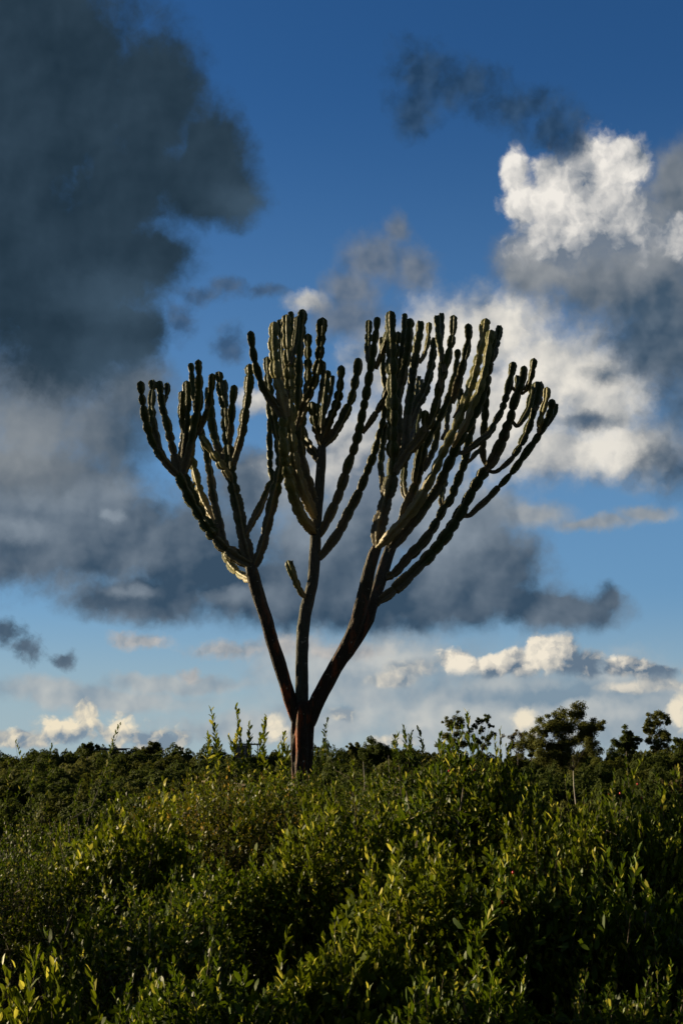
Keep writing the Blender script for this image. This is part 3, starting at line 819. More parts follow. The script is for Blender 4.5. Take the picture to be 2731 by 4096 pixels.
def far_materials():
    for k, lo, hi in (("dark", (0.024, 0.038, 0.007), (0.054, 0.072, 0.013)), ("olive", (0.030, 0.040, 0.006), (0.066, 0.076, 0.012)),
                      ("brown", (0.044, 0.040, 0.013), (0.080, 0.066, 0.026)), ("gum", (0.045, 0.056, 0.012), (0.105, 0.112, 0.026))):
        MAT_FAR[k] = leaf_material("far_foliage_" + k, lo, hi, (0.11, 0.10, 0.03), tuple(x * 1.6 for x in hi), rough=0.8, tfac=0.3, spec=0.1)
    MAT_FAR['wood'] = wood_material("far_bark", (0.05, 0.04, 0.03), (0.10, 0.085, 0.065), 2.0)
    MAT_FAR['pale'] = wood_material("pale_bark", (0.34, 0.31, 0.26), (0.52, 0.49, 0.43), 1.2)


far_materials()


def leaf_cards(centres, radii, per, size, rng, squash=0.8, shell=0.5):
    """small four-cornered leaf sprays spread through ellipsoidal clumps: verts, quads, tint"""
    C_, N_ = [], []
    for (c, r), n in zip(zip(centres, radii), per):
        d = rng.normal(size=(n, 3))
        d /= np.linalg.norm(d, axis=1)[:, None]
        rad = rng.uniform(shell, 1.0, n) ** 0.6
        lump = 1 + 0.18 * np.sin(d[:, 0] * 5 + c[0]) * np.cos(d[:, 2] * 6 + c[1])
        C_.append(np.asarray(c) + d * (rad * lump)[:, None] * np.array([r, r, r * squash]))
        N_.append(d)
    P = np.vstack(C_)
    Nn = np.vstack(N_)
    n = len(P)
    nrm = Nn + rng.normal(size=(n, 3)) * 0.42
    nrm /= np.linalg.norm(nrm, axis=1)[:, None]
    t = np.cross(nrm, rng.normal(size=(n, 3)))
    t /= np.linalg.norm(t, axis=1)[:, None] + 1e-9
    b = np.cross(nrm, t)
    s = size * rng.uniform(0.55, 1.25, n)[:, None]
    a = s * rng.uniform(0.45, 0.8, (n, 1))
    V = np.stack([P - t * s, P + b * a + t * s * 0.1, P + t * s, P - b * a - t * s * 0.1], 1).reshape(-1, 3)
    Fq = np.arange(4 * n).reshape(-1, 4)
    tint = np.repeat(rng.uniform(0, 0.88, n), 4)
    return V, Fq, tint


def crown_proto(kind, seed):
    rng = np.random.default_rng(seed)
    n = int(rng.integers(11, 17))
    cs, rs = [], []
    for i in range(n):
        a = rng.uniform(0, 2 * np.pi)
        q = math.sqrt(rng.uniform(0, 1)) * 0.66
        z = rng.uniform(0.36, 0.80) - 0.30 * q * q
        cs.append((math.cos(a) * q, math.sin(a) * q, z))
        rs.append(rng.uniform(0.20, 0.36))
    V, Fq, tint = leaf_cards(cs, rs, [int(3800 * r) for r in rs], 0.030, rng, 0.80, 0.8)
    return V, Fq, tint


def far_tree_protos():
    protos = []
    for i, kind in enumerate(("dark", "dark", "olive", "dark", "brown", "olive", "dark", "gum")):
        V, Fq, tint = crown_proto(kind, 40 + i)
        root = empty("wood_tree")
        mesh_obj("crown", V, Fq, MAT_FAR[kind], root, dict(tint=tint))
        tv, tf = tube([(0, 0, -0.08), (0.02, 0, 0.2), (-0.02, 0.02, 0.45), (0.0, 0.0, 0.7)], [0.055, 0.045, 0.035, 0.015], 6)
        mesh_obj("trunk", tv, tf, MAT_FAR['wood'], root)
        protos.append((kind, root))
    return protos


def copy_thing(root):
    r = root.copy()
    COL.objects.link(r)
    for ch in root.children:
        c = ch.copy()
        COL.objects.link(c)
        c.parent = r
    return r


RIDGE = [(-200, 1735), (0, 1736), (100, 1724), (200, 1714), (300, 1724), (380, 1714), (480, 1722), (560, 1732), (700, 1728), (760, 1718), (800, 1716), (850, 1712),
         (900, 1714), (960, 1722), (1100, 1728), (1180, 1738), (1300, 1730), (1400, 1726), (1568, 1712), (1800, 1712)]
WOOD_TINT = dict(dark="dark green", olive="olive green", brown="brownish", gum="grey-green")


def wood_label(kind, Y, x):
    where = ("on the ridge line" if Y > 210 else "on the wooded slope") + (" left of the candelabra tree" if x < 700 else " right of the candelabra tree")
    return WOOD_TINT[kind] + " rounded tree " + where, WOOD_TINT[kind] + " trees " + where


def build_wood():
    rng = random.Random(7)
    protos = far_tree_protos()
    used = set()
    rows = [(238, 0), (228, 5), (216, 12), (204, 20), (192, 29), (180, 38), (168, 48), (157, 59), (146, 71), (136, 84), (126, 98), (117, 114)]
    for Y, drop in rows:
        step = 0.000306 * Y
        w = 5.6 + rng.uniform(-0.3, 0.3)
        x = -60.0 + rng.uniform(0, 60)
        while x < 1640:
            r = rng.uniform(2.6, 5.4) * (0.85 if Y > 210 else 1.0)
            top = np.interp(x, [a for a, b in RIDGE], [b for a, b in RIDGE]) - 9 + drop + rng.gauss(0, 4.5 if Y > 200 else 7)
            yy = Y + rng.uniform(-4, 4)
            # keep clear of the two roofs on the ridge
            if Y < 232 and any(a < x < b for a, b in ((215, 305), (533, 600))):
                top = max(top, 1723)
            p = at(x * 1.7417, top * 1.7417, yy)
            gz = float(ground_z(p.x, yy))
            h = max(4.0, p.z - gz)
            k = rng.choices(range(8), weights=(3, 3, 2, 3, 1, 2, 3, 2))[0]
            kind, proto = protos[k]
            if k in used:
                t = copy_thing(proto)
            else:
                t = proto
                used.add(k)
            t.location = (p.x, yy, p.z - h)
            t.rotation_euler = (0, 0, rng.uniform(0, 6.28))
            t.scale = (r / 0.85, r / 0.85, h / 1.02)
            lab, grp = wood_label(kind, Y, x)
            tag(t, lab, "tree", grp)
            x += (r * rng.uniform(1.25, 1.7)) / step
    for k, (kind, proto) in enumerate(protos):
        if k not in used:
            for c in list(proto.children):
                bpy.data.objects.remove(c)
            bpy.data.objects.remove(proto)


build_wood()


def puff_tree(name, label, Y, base, puffs, kind, bark, trunk_w, size=0.17, dens=360, seed=0, squash=0.85, forks=True):
    """a skyline tree from its leaf clumps (photo laid out 1568 wide), each clump at its own depth"""
    rng = np.random.default_rng(seed + 300)
    k = 0.000306 * Y
    b = at(base[0] * 1.7417, base[1] * 1.7417, Y)
    gz = float(ground_z(b.x, Y))
    root = tag(empty(name, (b.x, Y, gz)), label, "tree")
    o = np.array([b.x, Y, gz])
    cs, rs = [], []
    spread = 0.5 * (max(p[0] + p[2] for p in puffs) - min(p[0] - p[2] for p in puffs)) * k
    for (x, y, r) in puffs:
        yy = Y + rng.uniform(-0.6, 0.6) * spread
        for q in range(8):
            dx, dy = (0, 0) if q == 0 else rng.normal(0, 0.6, 2) * r
            c = at((x + dx) * 1.7417, (y + dy * 0.8) * 1.7417, yy + rng.normal(0, 0.4) * r * k)
            cs.append(np.array(c) - o)
            rs.append(r * k * (0.72 if q == 0 else rng.uniform(0.3, 0.6)))
    V, Fq, tint = leaf_cards(cs, rs, [int(dens * 1.25 * max(0.25, r) ** 1.6) + 30 for r in rs], size * 0.72, rng, squash * 1.05, 0.1)
    mesh_obj("crown", V, Fq, MAT_FAR[kind], root, dict(tint=tint))
    top = cs[0]
    mid = np.array([0.0, 0.0, 0.0]) + (np.array(min(cs, key=lambda c: c[2])) * np.array([0.25, 0.3, 1.0]))
    mid[2] = max(1.5, mid[2] * 1.12)
    tv, tf = tube([(0, 0, -0.3), (0.03 * mid[2], 0, mid[2] * 0.35), tuple(mid * np.array([0.5, 0.5, 0.75])), tuple(mid)], [trunk_w, trunk_w * 0.85, trunk_w * 0.75, trunk_w * 0.62], 7)
    mesh_obj("trunk", tv, tf, MAT_FAR[bark], root)
    if forks:
        for c in cs[::8]:
            m2 = (mid + c) / 2 + np.array([0, 0, -0.1 * np.linalg.norm(c - mid)])
            bv, bf = tube([tuple(mid * 0.9), tuple(m2), tuple(c)], [trunk_w * 0.45, trunk_w * 0.28, trunk_w * 0.12], 5)
            mesh_obj("limb", bv, bf, MAT_FAR['wood'], root)
    return root


puff_tree("gum_tree", "large umbrella-crowned gum tree with a pale straight trunk on the skyline", 128, (1318, 1835),
          [(1268, 1668, 26), (1290, 1652, 24), (1322, 1650, 28), (1310, 1672, 34), (1345, 1668, 22), (1372, 1668, 18), (1360, 1684, 20), (1285, 1690, 26), (1250, 1682, 18),
           (1240, 1704, 24), (1215, 1712, 22), (1330, 1698, 26), (1300, 1712, 30), (1262, 1722, 30), (1352, 1716, 24), (1290, 1742, 32), (1330, 1740, 28), (1240, 1740, 26)],
          "gum", "pale", 0.06, 0.10, 820, 1)
puff_tree("gum_tree", "gum tree with an open airy crown left of the two slim skyline trees", 222, (1046, 1770),
          [(1046, 1650, 15), (1032, 1666, 15), (1060, 1664, 15), (1020, 1690, 13), (1048, 1686, 16), (1072, 1690, 14), (1036, 1706, 14), (1062, 1712, 16), (1016, 1714, 12), (1082, 1712, 10)],
          "gum", "wood", 0.13, 0.17, 230, 2)
puff_tree("gum_tree", "slender gum tree with separate round leaf tufts on the skyline", 223, (1108, 1770),
          [(1104, 1656, 11), (1116, 1652, 9), (1090, 1668, 9), (1106, 1676, 9), (1128, 1688, 10), (1118, 1700, 10), (1096, 1700, 10), (1108, 1714, 13), (1124, 1668, 6)],
          "dark", "wood", 0.11, 0.17, 260, 3)
puff_tree("scrub_tree", "thin grey twiggy tree between the gum trees on the skyline", 224, (1188, 1775),
          [(1176, 1694, 13), (1196, 1690, 14), (1188, 1706, 16), (1206, 1706, 12), (1172, 1712, 12), (1192, 1724, 18)], "brown", "wood", 0.10, 0.16, 90, 4)
puff_tree("conifer_tree", "small pointed conifer on the skyline beside the umbrella-crowned gum", 224, (1220, 1775),
          [(1219, 1680, 3.0), (1220, 1688, 4.5), (1221, 1697, 6.5), (1221, 1707, 8.5), (1222, 1718, 10.5), (1222, 1730, 12)], "dark", "wood", 0.10, 0.14, 400, 5, 0.5, False)
puff_tree("round_tree", "dense dome-topped dark tree rising alone right of the umbrella-crowned gum", 222, (1438, 1775),
          [(1437, 1684, 14), (1430, 1698, 17), (1446, 1698, 17), (1422, 1714, 16), (1438, 1716, 20), (1452, 1714, 15)], "dark", "wood", 0.16, 0.17, 420, 6)
puff_tree("gum_tree", "tall gum tree with a high narrow crown at the right of the skyline", 222, (1508, 1770),
          [(1498, 1646, 14), (1518, 1644, 14), (1488, 1660, 13), (1508, 1662, 17), (1530, 1654, 10), (1494, 1684, 16), (1518, 1684, 18), (1534, 1694, 9), (1488, 1704, 12), (1508, 1708, 18), (1528, 1712, 14), (1482, 1676, 8)],
          "gum", "wood", 0.14, 0.17, 300, 7)
puff_tree("round_tree", "broad domed tree on the skyline right of the candelabra tree's foot", 205, (868, 1785),
          [(852, 1726, 20), (872, 1720, 22), (890, 1728, 18), (866, 1736, 24), (840, 1738, 16), (896, 1742, 16)], "dark", "wood", 0.2, 0.2, 300, 8)
puff_tree("round_tree", "small square-topped tree on the skyline between candelabra trunk and domed tree", 215, (815, 1785),
          [(808, 1716, 9), (822, 1714, 9), (815, 1726, 13), (828, 1728, 9), (800, 1728, 9)], "gum", "wood", 0.14, 0.2, 340, 9)
puff_tree("round_tree", "bushy tree standing proud of the ridge left of the flat roof", 225, (202, 1785),
          [(196, 1716, 12), (210, 1718, 11), (203, 1726, 16)], "dark", "wood", 0.14, 0.2, 340, 10)
puff_tree("round_tree", "twiggy bushy tree on the ridge right of the flat roof", 225, (352, 1785),
          [(344, 1718, 11), (358, 1712, 12), (368, 1722, 10), (352, 1728, 16), (334, 1726, 9)], "olive", "wood", 0.14, 0.2, 200, 11)
puff_tree("round_tree", "leafy tree cut by the right edge of the picture on the skyline", 190, (1566, 1785),
          [(1560, 1714, 18), (1578, 1706, 18), (1566, 1732, 24)], "dark", "wood", 0.16, 0.2, 320, 12)


def bare_pole(px0, py0, px1, py1, Y, w, label):
    a, b = at(px0, py0, Y), at(px1, py1, Y)
    gz = float(ground_z(b.x, Y))
    root = tag(empty("dead_trunk", (b.x, Y, gz)), label, "dead tree")
    d = a - b
    pts = [(0, 0, -0.2), (0.0, 0, (b.z - gz) * 0.6), (d.x * 0.1, 0, b.z - gz), (d.x * 0.6, 0.02, b.z - gz + d.z * 0.55), (d.x, 0, a.z - gz)]
    v, f = tube(pts, [w, w, w * 0.9, w * 0.75, w * 0.5], 7)
    mesh_obj("trunk", v, f, MAT_FAR['pale'], root)
    v, f = tube([(d.x * 0.5, 0, b.z - gz + d.z * 0.5), (d.x * 0.5 + 0.15, 0, b.z - gz + d.z * 0.62), (d.x * 0.5 + 0.2, 0.05, b.z - gz + d.z * 0.8)], [w * 0.4, w * 0.3, w * 0.15], 5)
    mesh_obj("limb", v, f, MAT_FAR['pale'], root)


bare_pole(1452, 3046, 1458, 3120, 112, 0.035, "pale bare leaning trunk against the wood right of the candelabra tree")
bare_pole(1553, 3020, 1556, 3100, 112, 0.02, "thin pale bare trunk in front of the domed skyline tree")


# ------------------------------------------------------------------ two buildings on the ridge
def box_mesh(x0, x1, y0, y1, z0, z1):
    V = [(x, y, z) for z in (z0, z1) for y in (y0, y1) for x in (x0, x1)]
    Fq = [(0, 2, 3, 1), (4, 5, 7, 6), (0, 1, 5, 4), (2, 6, 7, 3), (0, 4, 6, 2), (1, 3, 7, 5)]
    return V, Fq


def build_houses():
    wall = wood_material("weathered_render", (0.30, 0.29, 0.27), (0.42, 0.40, 0.37), 1.5)
    dark = wood_material("dark_boards", (0.05, 0.05, 0.05), (0.09, 0.085, 0.08), 2.0)
    roofm = wood_material("grey_roof_sheet", (0.14, 0.14, 0.145), (0.22, 0.22, 0.22), 3.0)
    glass, g = new_mat("dark_window_glass")
    finish(g, principled(g, (0.012, 0.015, 0.018, 1), 0.08, 0.6))
    Y = 231.0
    # low building with white posts and dark openings
    a, b = at(938, 2974, Y), at(1034, 3012, Y)
    gz = float(ground_z(a.x, Y))
    r = tag(empty("house", ((a.x + b.x) / 2, Y, gz)), "low flat-roofed building with pale posts on the ridge left of the trunk", "building")
    hw, top = (b.x - a.x) / 2, a.z - gz

    def part(name, m, *bx):
        v, f = box_mesh(*bx)
        return mesh_obj(name, v, f, m, r)
    part("roof", roofm, -hw - 0.25, hw + 0.25, -0.6, 4.2, top - 0.2, top)
    w = part("wall", dark, -hw, hw * 0.3, 0.5, 4.0, -0.3, top - 0.263)
    for x in (-hw + 0.1, -0.15, hw * 0.35, hw - 0.1):
        part("post", wall, x - 0.07, x + 0.07, -0.35, -0.21, -0.3, top - 0.262)
    for x0, x1 in ((-hw + 0.35, -0.3), (0.05, hw * 0.3 - 0.1)):
        f = part("window", glass, x0, x1, 0.44, 0.52, top - 1.35, top - 0.42)
        v, fc = box_mesh(x0 - 0.06, x1 + 0.06, 0.40, 0.53, top - 1.43, top - 1.353)
        mesh_obj("sill", v, fc, wall, f)
    # long thin roof among the trees
    a, b = at(396, 2993, Y), at(516, 3004, Y)
    gz = float(ground_z(a.x, Y))
    r = tag(empty("shelter", ((a.x + b.x) / 2, Y, gz)), "open shelter with a long thin flat roof among ridge trees on the left", "building")
    hw, top = (b.x - a.x) / 2, a.z - gz
    part("roof", roofm, -hw, hw, -1.8, 1.8, top - 0.16, top)
    for x in (-hw + 0.5, 0.1, hw - 0.6):
        part("post", wall, x - 0.06, x + 0.06, -1.4, -1.28, -0.3, top - 0.162)
        part("post", wall, x - 0.06, x + 0.06, 1.28, 1.4, -0.3, top - 0.162)
    part("beam", roofm, -hw + 0.2, hw - 0.2, -1.27, -1.19, top - 0.36, top - 0.162)


build_houses()


# ------------------------------------------------------------------ shrubs
LEAF = dict(
    broad=leaf_material("broad_leaf", (0.007, 0.024, 0.001), (0.080, 0.124, 0.006), (0.27, 0.26, 0.030), (0.12, 0.18, 0.006), 0.46, 0.24, 0.14),
    bright=leaf_material("bright_leaf", (0.009, 0.028, 0.001), (0.120, 0.158, 0.008), (0.34, 0.32, 0.040), (0.19, 0.24, 0.008), 0.46, 0.26, 0.14),
    fine=leaf_material("fine_leaf", (0.007, 0.021, 0.001), (0.062, 0.096, 0.006), (0.18, 0.17, 0.026), (0.10, 0.15, 0.006), 0.5, 0.24, 0.12),
    brown=leaf_material("brownish_leaf", (0.010, 0.021, 0.001), (0.088, 0.100, 0.007), (0.26, 0.17, 0.024), (0.14, 0.15, 0.008), 0.5, 0.24, 0.12),
)
TWIG = wood_material("grey_twig_bark", (0.10, 0.08, 0.06), (0.28, 0.25, 0.21), 18.0)
TWIG_DARK = wood_material("brown_twig_bark", (0.05, 0.035, 0.022), (0.12, 0.09, 0.06), 18.0)
BERRY, _g = new_mat("red_berry")
finish(_g, principled(_g, (0.42, 0.012, 0.010, 1), 0.25, 0.5))

SPECIES = dict(broad=(0.045, 0.0165, 0.0118, 0.62), bright=(0.042, 0.0152, 0.0110, 0.55), mid=(0.033, 0.0135, 0.0108, 0.8), fine=(0.027, 0.0105, 0.0098, 0.75), tiny=(0.023, 0.0095, 0.0090, 0.8))
# leaf blade outlines: (along, across, lift) rows, folded on the midrib
BLADE8 = np.array([(0, 0, 0), (0.28, 0.40, 0.10), (0.28, 0, 0), (0.28, -0.40, 0.10), (0.68, 0.46, 0.12), (0.68, 0, 0.0), (0.68, -0.46, 0.12), (1.0, 0, -0.06)])
TRI8 = np.array([(0, 2, 1), (0, 3, 2), (1, 2, 5), (1, 5, 4), (2, 3, 6), (2, 6, 5), (4, 5, 7), (5, 6, 7)])
BLADE5 = np.array([(0, 0, 0), (0.36, 0.46, 0.09), (0.36, -0.46, 0.02), (0.76, 0.36, 0.04), (0.76, -0.36, -0.05), (1.0, 0, -0.08)])
TRI5 = np.array([(0, 2, 1), (1, 2, 4), (1, 4, 3), (3, 4, 5)])


def unit(a):
    return a / (np.linalg.norm(a, axis=-1, keepdims=True) + 1e-9)


def leaves_mesh(P, axis, nrm, L, W, tint, fine):
    bl, tr = (BLADE8, TRI8) if fine else (BLADE5, TRI5)
    side = np.cross(nrm, axis)
    V = (P[:, None, :] + axis[:, None, :] * (bl[None, :, 0:1] * L[:, None, None]) + side[:, None, :] * (bl[None, :, 1:2] * W[:, None, None])
         + nrm[:, None, :] * (bl[None, :, 2:3] * L[:, None, None] * 0.6))
    k = len(bl)
    Fq = (np.arange(len(P))[:, None, None] * k + tr[None]).reshape(-1, 3)
    return V.reshape(-1, 3), Fq, np.repeat(tint, k)


LEAF_PROTOS = {}


def leaf_data(matk, v):
    """shared mesh of one full-size leaf blade, 1 m long, in one of four tints"""
    key = (matk, v)
    if key not in LEAF_PROTOS:
        P = np.zeros((1, 3))
        V, Fq, t = leaves_mesh(P, np.array([[0, 0, 1.0]]), np.array([[0, -1.0, 0]]), np.ones(1), np.full(1, 0.37), np.array([(0.25, 0.5, 0.75, 0.86, 0.97)[v]]), True)
        me = bpy.data.meshes.new("leaf")
        me.from_pydata(V.tolist(), [], [tuple(f) for f in Fq.tolist()])
        a = me.attributes.new('tint', 'FLOAT', 'POINT')
        a.data.foreach_set('value', t.astype(np.float32))
        me.materials.append(LEAF[matk])
        LEAF_PROTOS[key] = me
    return LEAF_PROTOS[key]


def inner_leaves(rng, H, R, L0, Y):
    """older, larger leaves that fill the bush below its leafy shoots"""
    m = 1900 if Y < 9 else 1000
    a = rng.uniform(0, 2 * np.pi, m)
    r = np.sqrt(rng.uniform(0, 1, m)) * 0.74
    z = H * (1 - 0.30 * r ** 3.5) * rng.uniform(0.04, 0.90, m)
    P = np.stack([np.cos(a) * r * R, np.sin(a) * r * R * 0.9, z], 1)
    ax = unit(rng.normal(0, 1, (m, 3)) + np.array([0, 0, 0.8]))
    nr = unit(np.cross(ax, rng.normal(0, 1, (m, 3))))
    L = L0 * rng.uniform(0.95, 1.45, m) * (1.5 if L0 < 0.03 else 1.0)
    return leaves_mesh(P, ax, nr, L, L * 0.42, rng.uniform(0.02, 0.6, m), False)


def shrub(label, px, top, Y, R, sp, matk, n, seed, spikes=(), group=None, singles=0, berries=0, twig=TWIG_DARK, name="shrub", foot=0.15, lean=0.0, yellow=0.18):
    """px, top: photo (1568 wide) place of the crown's top; R: half width in metres; n: shoots"""
    rng = np.random.default_rng(seed + 900)
    n = int(n * 0.94)
    L0, W0, gap, ang = SPECIES[sp]
    sc = rng.uniform(0.82, 1.2) * (1.35 if Y > 11 else 1.0)
    L0, W0, gap = L0 * sc, W0 * sc * (1.1 if Y > 11 else 1.0), gap * sc ** 0.5
    c = at(px * 1.7417, top * 1.7417, Y)
    H = c.z
    R = R * 1.12
    root = tag(empty(name, (c.x, Y, float(ground_z(c.x, Y)))), label, "shrub", group)
    o = np.array([c.x, Y, 0.0])
    # shoots: over the rounded top and down the bulging sides, most on the open side
    front = rng.uniform(0, 1, n) < 0.68
    a = np.where(front, rng.uniform(np.pi, 2 * np.pi, n), rng.uniform(0, 2 * np.pi, n))
    on_top = rng.uniform(0, 1, n) < 0.42
    r = np.where(on_top, np.sqrt(rng.uniform(0, 1, n)), rng.uniform(0.55, 1.0, n) ** 0.6)
    hz = np.where(on_top, 1 - 0.16 * rng.uniform(0, 1, n) ** 1.5, rng.uniform(foot, 0.95, n))
    bulge = 0.80 + 0.20 * np.sin(a * 3.0 + seed) * np.cos(hz * 7.0 + seed * 1.3 + a) + 0.10 * np.sin(a * 7 + hz * 11 + seed)
    cap = 1 - 0.30 * r ** 3.5
    tipz = H * np.minimum(hz, cap) * (0.93 + 0.07 * np.sin(a * 4 + r * 6 + seed)) + rng.normal(0, 0.02, n)
    tipz = tipz + np.where(on_top, rng.exponential(0.035, n), rng.exponential(0.012, n))
    tipz = tipz - 0.06 - (0.05 if Y > 9 else 0.0)
    rr_ = R * r * bulge
    out = np.stack([np.cos(a), np.sin(a), np.zeros(n)], 1)
    tip = np.stack([np.cos(a) * rr_, np.sin(a) * rr_ * 0.9, tipz], 1)
    sl = rng.uniform(0.15, 0.36, n) * (1.0 if L0 > 0.03 else 0.85)
    dirs = unit(np.array([lean, 0, 1.0]) + out * (0.15 + 0.55 * r[:, None]) * rng.uniform(0.2, 1.0, (n, 1)) + rng.normal(0, 0.24, (n, 3)))
    # long upright shoots that make the ragged top of the larger bushes
    if Y < 9.0:
        m = 26
        a2 = rng.uniform(np.pi * 0.9, np.pi * 2.1, m)
        r2 = rng.uniform(0.1, 0.95, m)
        z2 = H * (1 - 0.30 * r2 ** 3.5) - 0.06 + rng.uniform(-0.12, 0.09, m)
        tip = np.vstack([tip, np.stack([np.cos(a2) * r2 * R * 0.9, np.sin(a2) * r2 * R * 0.85, z2], 1)])
        sl = np.append(sl, rng.uniform(0.28, 0.45, m))
        dirs = np.vstack([dirs, unit(np.array([lean, 0, 1.0]) + rng.normal(0, 0.10, (m, 3)))])
    # tall single shoots that stand above the crown
    for (sx, sy, ln) in spikes:
        q = np.array(at(sx * 1.7417, sy * 1.7417, Y + rng.uniform(-0.15, 0.15))) - o
        tip = np.vstack([tip, q])
        sl = np.append(sl, ln)
        dirs = np.vstack([dirs, unit(np.array([0.10 * rng.normal() + lean, 0.05, 1.0]))])
    n2 = len(tip)
    base = tip - dirs * sl[:, None]
    cnt = np.maximum(4, (sl / gap * 0.88).astype(int))
    idx = np.repeat(np.arange(n2), cnt)
    k = np.concatenate([np.arange(m) for m in cnt])
    t = (k + 0.5) / cnt[idx]
    bend = rng.normal(0, 0.05, (n2, 3))
    P = base[idx] + dirs[idx] * (sl[idx] * (0.12 + 0.88 * t))[:, None] + bend[idx] * ((t * (1 - t) * 4) * sl[idx])[:, None]
    d = dirs[idx]
    e1 = unit(np.cross(d, np.array([0.31, 0.9, 0.17])))
    e2 = np.cross(d, e1)
    th = k * 2.39996 + rng.uniform(0, 6.28, n2)[idx] + rng.normal(0, 0.3, len(idx))
    rad = e1 * np.cos(th)[:, None] + e2 * np.sin(th)[:, None]
    oa = ang * rng.uniform(0.5, 1.35, len(idx)) * (1.12 - 0.55 * t)
    ax = unit(d * np.cos(oa)[:, None] + rad * np.sin(oa)[:, None] + rng.normal(0, 0.10, (len(idx), 3)))
    nr = unit(np.cross(ax, np.cross(rad, ax)) * -1 + rng.normal(0, 0.28, (len(idx), 3)))
    nr = unit(nr - ax * np.sum(nr * ax, axis=1)[:, None])
    env = np.sin(np.pi * np.clip(0.18 + 0.72 * t, 0, 1)) ** 0.7
    L = L0 * rng.uniform(0.6, 1.25, len(idx)) * (0.45 + 0.55 * env)
    if sp in ('fine', 'tiny'):
        L[idx >= len(tip) - len(spikes)] *= 1.7
    W = L * W0 / L0 * rng.uniform(0.8, 1.2, len(idx))
    young = rng.uniform(0, 1, len(idx)) < 0.08 + 0.46 * t
    tint = np.where(young, rng.uniform(0.5, 0.88, len(idx)), rng.uniform(0.02, 0.36, len(idx)))
    yl = rng.uniform(0, 1, len(idx)) < yellow  # bright yellow stands in for sunlight, put into the leaf colour
    tint[yl] = rng.uniform(0.9, 1.0, int(yl.sum()))
    # the leaves that show largest stand singly
    keep = np.ones(len(idx), bool)
    if singles:
        view = P + o
        score = P[:, 2] / H * 1.2 - (P[:, 1]) / R * 0.5 + t * 0.4 + rng.uniform(0, 0.55, len(idx)) + L / L0 * 0.5
        pick = np.argsort(-score)[:singles]
        keep[pick] = False
        side = np.cross(nr, ax)
        for i in pick:
            lf = bpy.data.objects.new("leaf", leaf_data(matk, 4 if yl[i] else int(min(3, tint[i] * 4.4))))
            M = Matrix(((side[i][0], -nr[i][0], ax[i][0]), (side[i][1], -nr[i][1], ax[i][1]), (side[i][2], -nr[i][2], ax[i][2]))).to_4x4()
            sc = float(L[i])
            lf.matrix_local = Matrix.Translation(Vector(P[i] - np.array([0, 0, root.location.z]))) @ M @ Matrix.Scale(sc, 4)
            lf.parent = root
            COL.objects.link(lf)
    V, Fq, tt = leaves_mesh(P[keep], ax[keep], nr[keep], L[keep], W[keep], tint[keep], Y < 5.2 and L0 > 0.03)
    V2, F2, t2 = inner_leaves(rng, H, R, L0, Y)
    Fq = [Fq, F2 + len(V)]
    Fq = np.vstack(Fq)
    V = np.vstack([V, V2])
    tt = np.concatenate([tt, t2])
    V = V - np.array([0, 0, root.location.z])
    f = mesh_obj("foliage", V, Fq, LEAF[matk], root, dict(tint=tt))
    f["kind"] = "stuff"
    # woody framework: branches from the foot, each shoot joined to one of them
    nb = 6 if Y < 9 else 4
    bt = []
    for b in range(nb):
        al = b * 6.283 / nb + rng.uniform(-0.5, 0.5)
        rr = R * rng.uniform(0.15, 0.6)
        e = np.array([math.cos(al) * rr, math.sin(al) * rr, H * rng.uniform(0.62, 0.92)])
        pts = [np.array([math.cos(al) * 0.06, math.sin(al) * 0.06, -0.03]), e * np.array([0.35, 0.35, 0.35]) + rng.normal(0, 0.03, 3), e * np.array([0.7, 0.7, 0.7]) + rng.normal(0, 0.04, 3), e]
        pc = catmull(pts, 0.08)
        v, q = tube(pc, np.linspace(0.013, 0.003, len(pc)), 5)
        mesh_obj("branch", v - np.array([0, 0, root.location.z]), q, twig if b % 3 else TWIG, root)
        bt.append(pc)
    allb = np.vstack(bt)
    Vs, Fs, off = [], [], 0
    for i in list(range(0, n, 2)) + list(range(n, n2)):
        j = np.argmin(np.sum((allb - base[i]) ** 2, axis=1) + np.where(allb[:, 2] > base[i][2], 0.3, 0.0))
        pts = [allb[j], base[i] * 0.9 + allb[j] * 0.1 + np.array([0, 0, -0.02]), base[i] + dirs[i] * sl[i] * 0.5 + bend[i] * sl[i], tip[i]]
        v, q = tube(pts, [0.0038, 0.0028, 0.0018, 0.0008], 3)
        Vs.append(v)
        Fs.append(q + off)
        off += len(v)
    tw = mesh_obj("twigs", np.vstack(Vs) - np.array([0, 0, root.location.z]), np.vstack(Fs), twig, root)
    tw["kind"] = "stuff"
    if berries:
        ico = [(math.cos(u) * math.cos(w), math.sin(u) * math.cos(w), math.sin(w)) for w in (-0.6, 0.6) for u in np.arange(6) * math.pi / 3] + [(0, 0, -1), (0, 0, 1)]
        fc = [(i, (i + 1) % 6, 6 + (i + 1) % 6, 6 + i) for i in range(6)] + [((i + 1) % 6, i, 12) for i in range(6)] + [(6 + i, 6 + (i + 1) % 6, 13) for i in range(6)]
        me = None
        sel = [i for i in np.argsort(-(tip[:, 2] - tip[:, 1] * 0.5))[: berries * 3: 2]][:berries]
        for i in sel:
            if me is None:
                b = mesh_obj("berry", np.array(ico) * 0.0062, fc, BERRY, root, smooth=True)
                me = b.data
            else:
                b = bpy.data.objects.new("berry", me)
                COL.objects.link(b)
                b.parent = root
            q = tip[i] - dirs[i] * sl[i] * rng.uniform(0.1, 0.6) + rng.normal(0, 0.02, 3) + np.array([0, -0.03, 0])
            b.location = Vector(q - np.array([0, 0, root.location.z]))
    return root


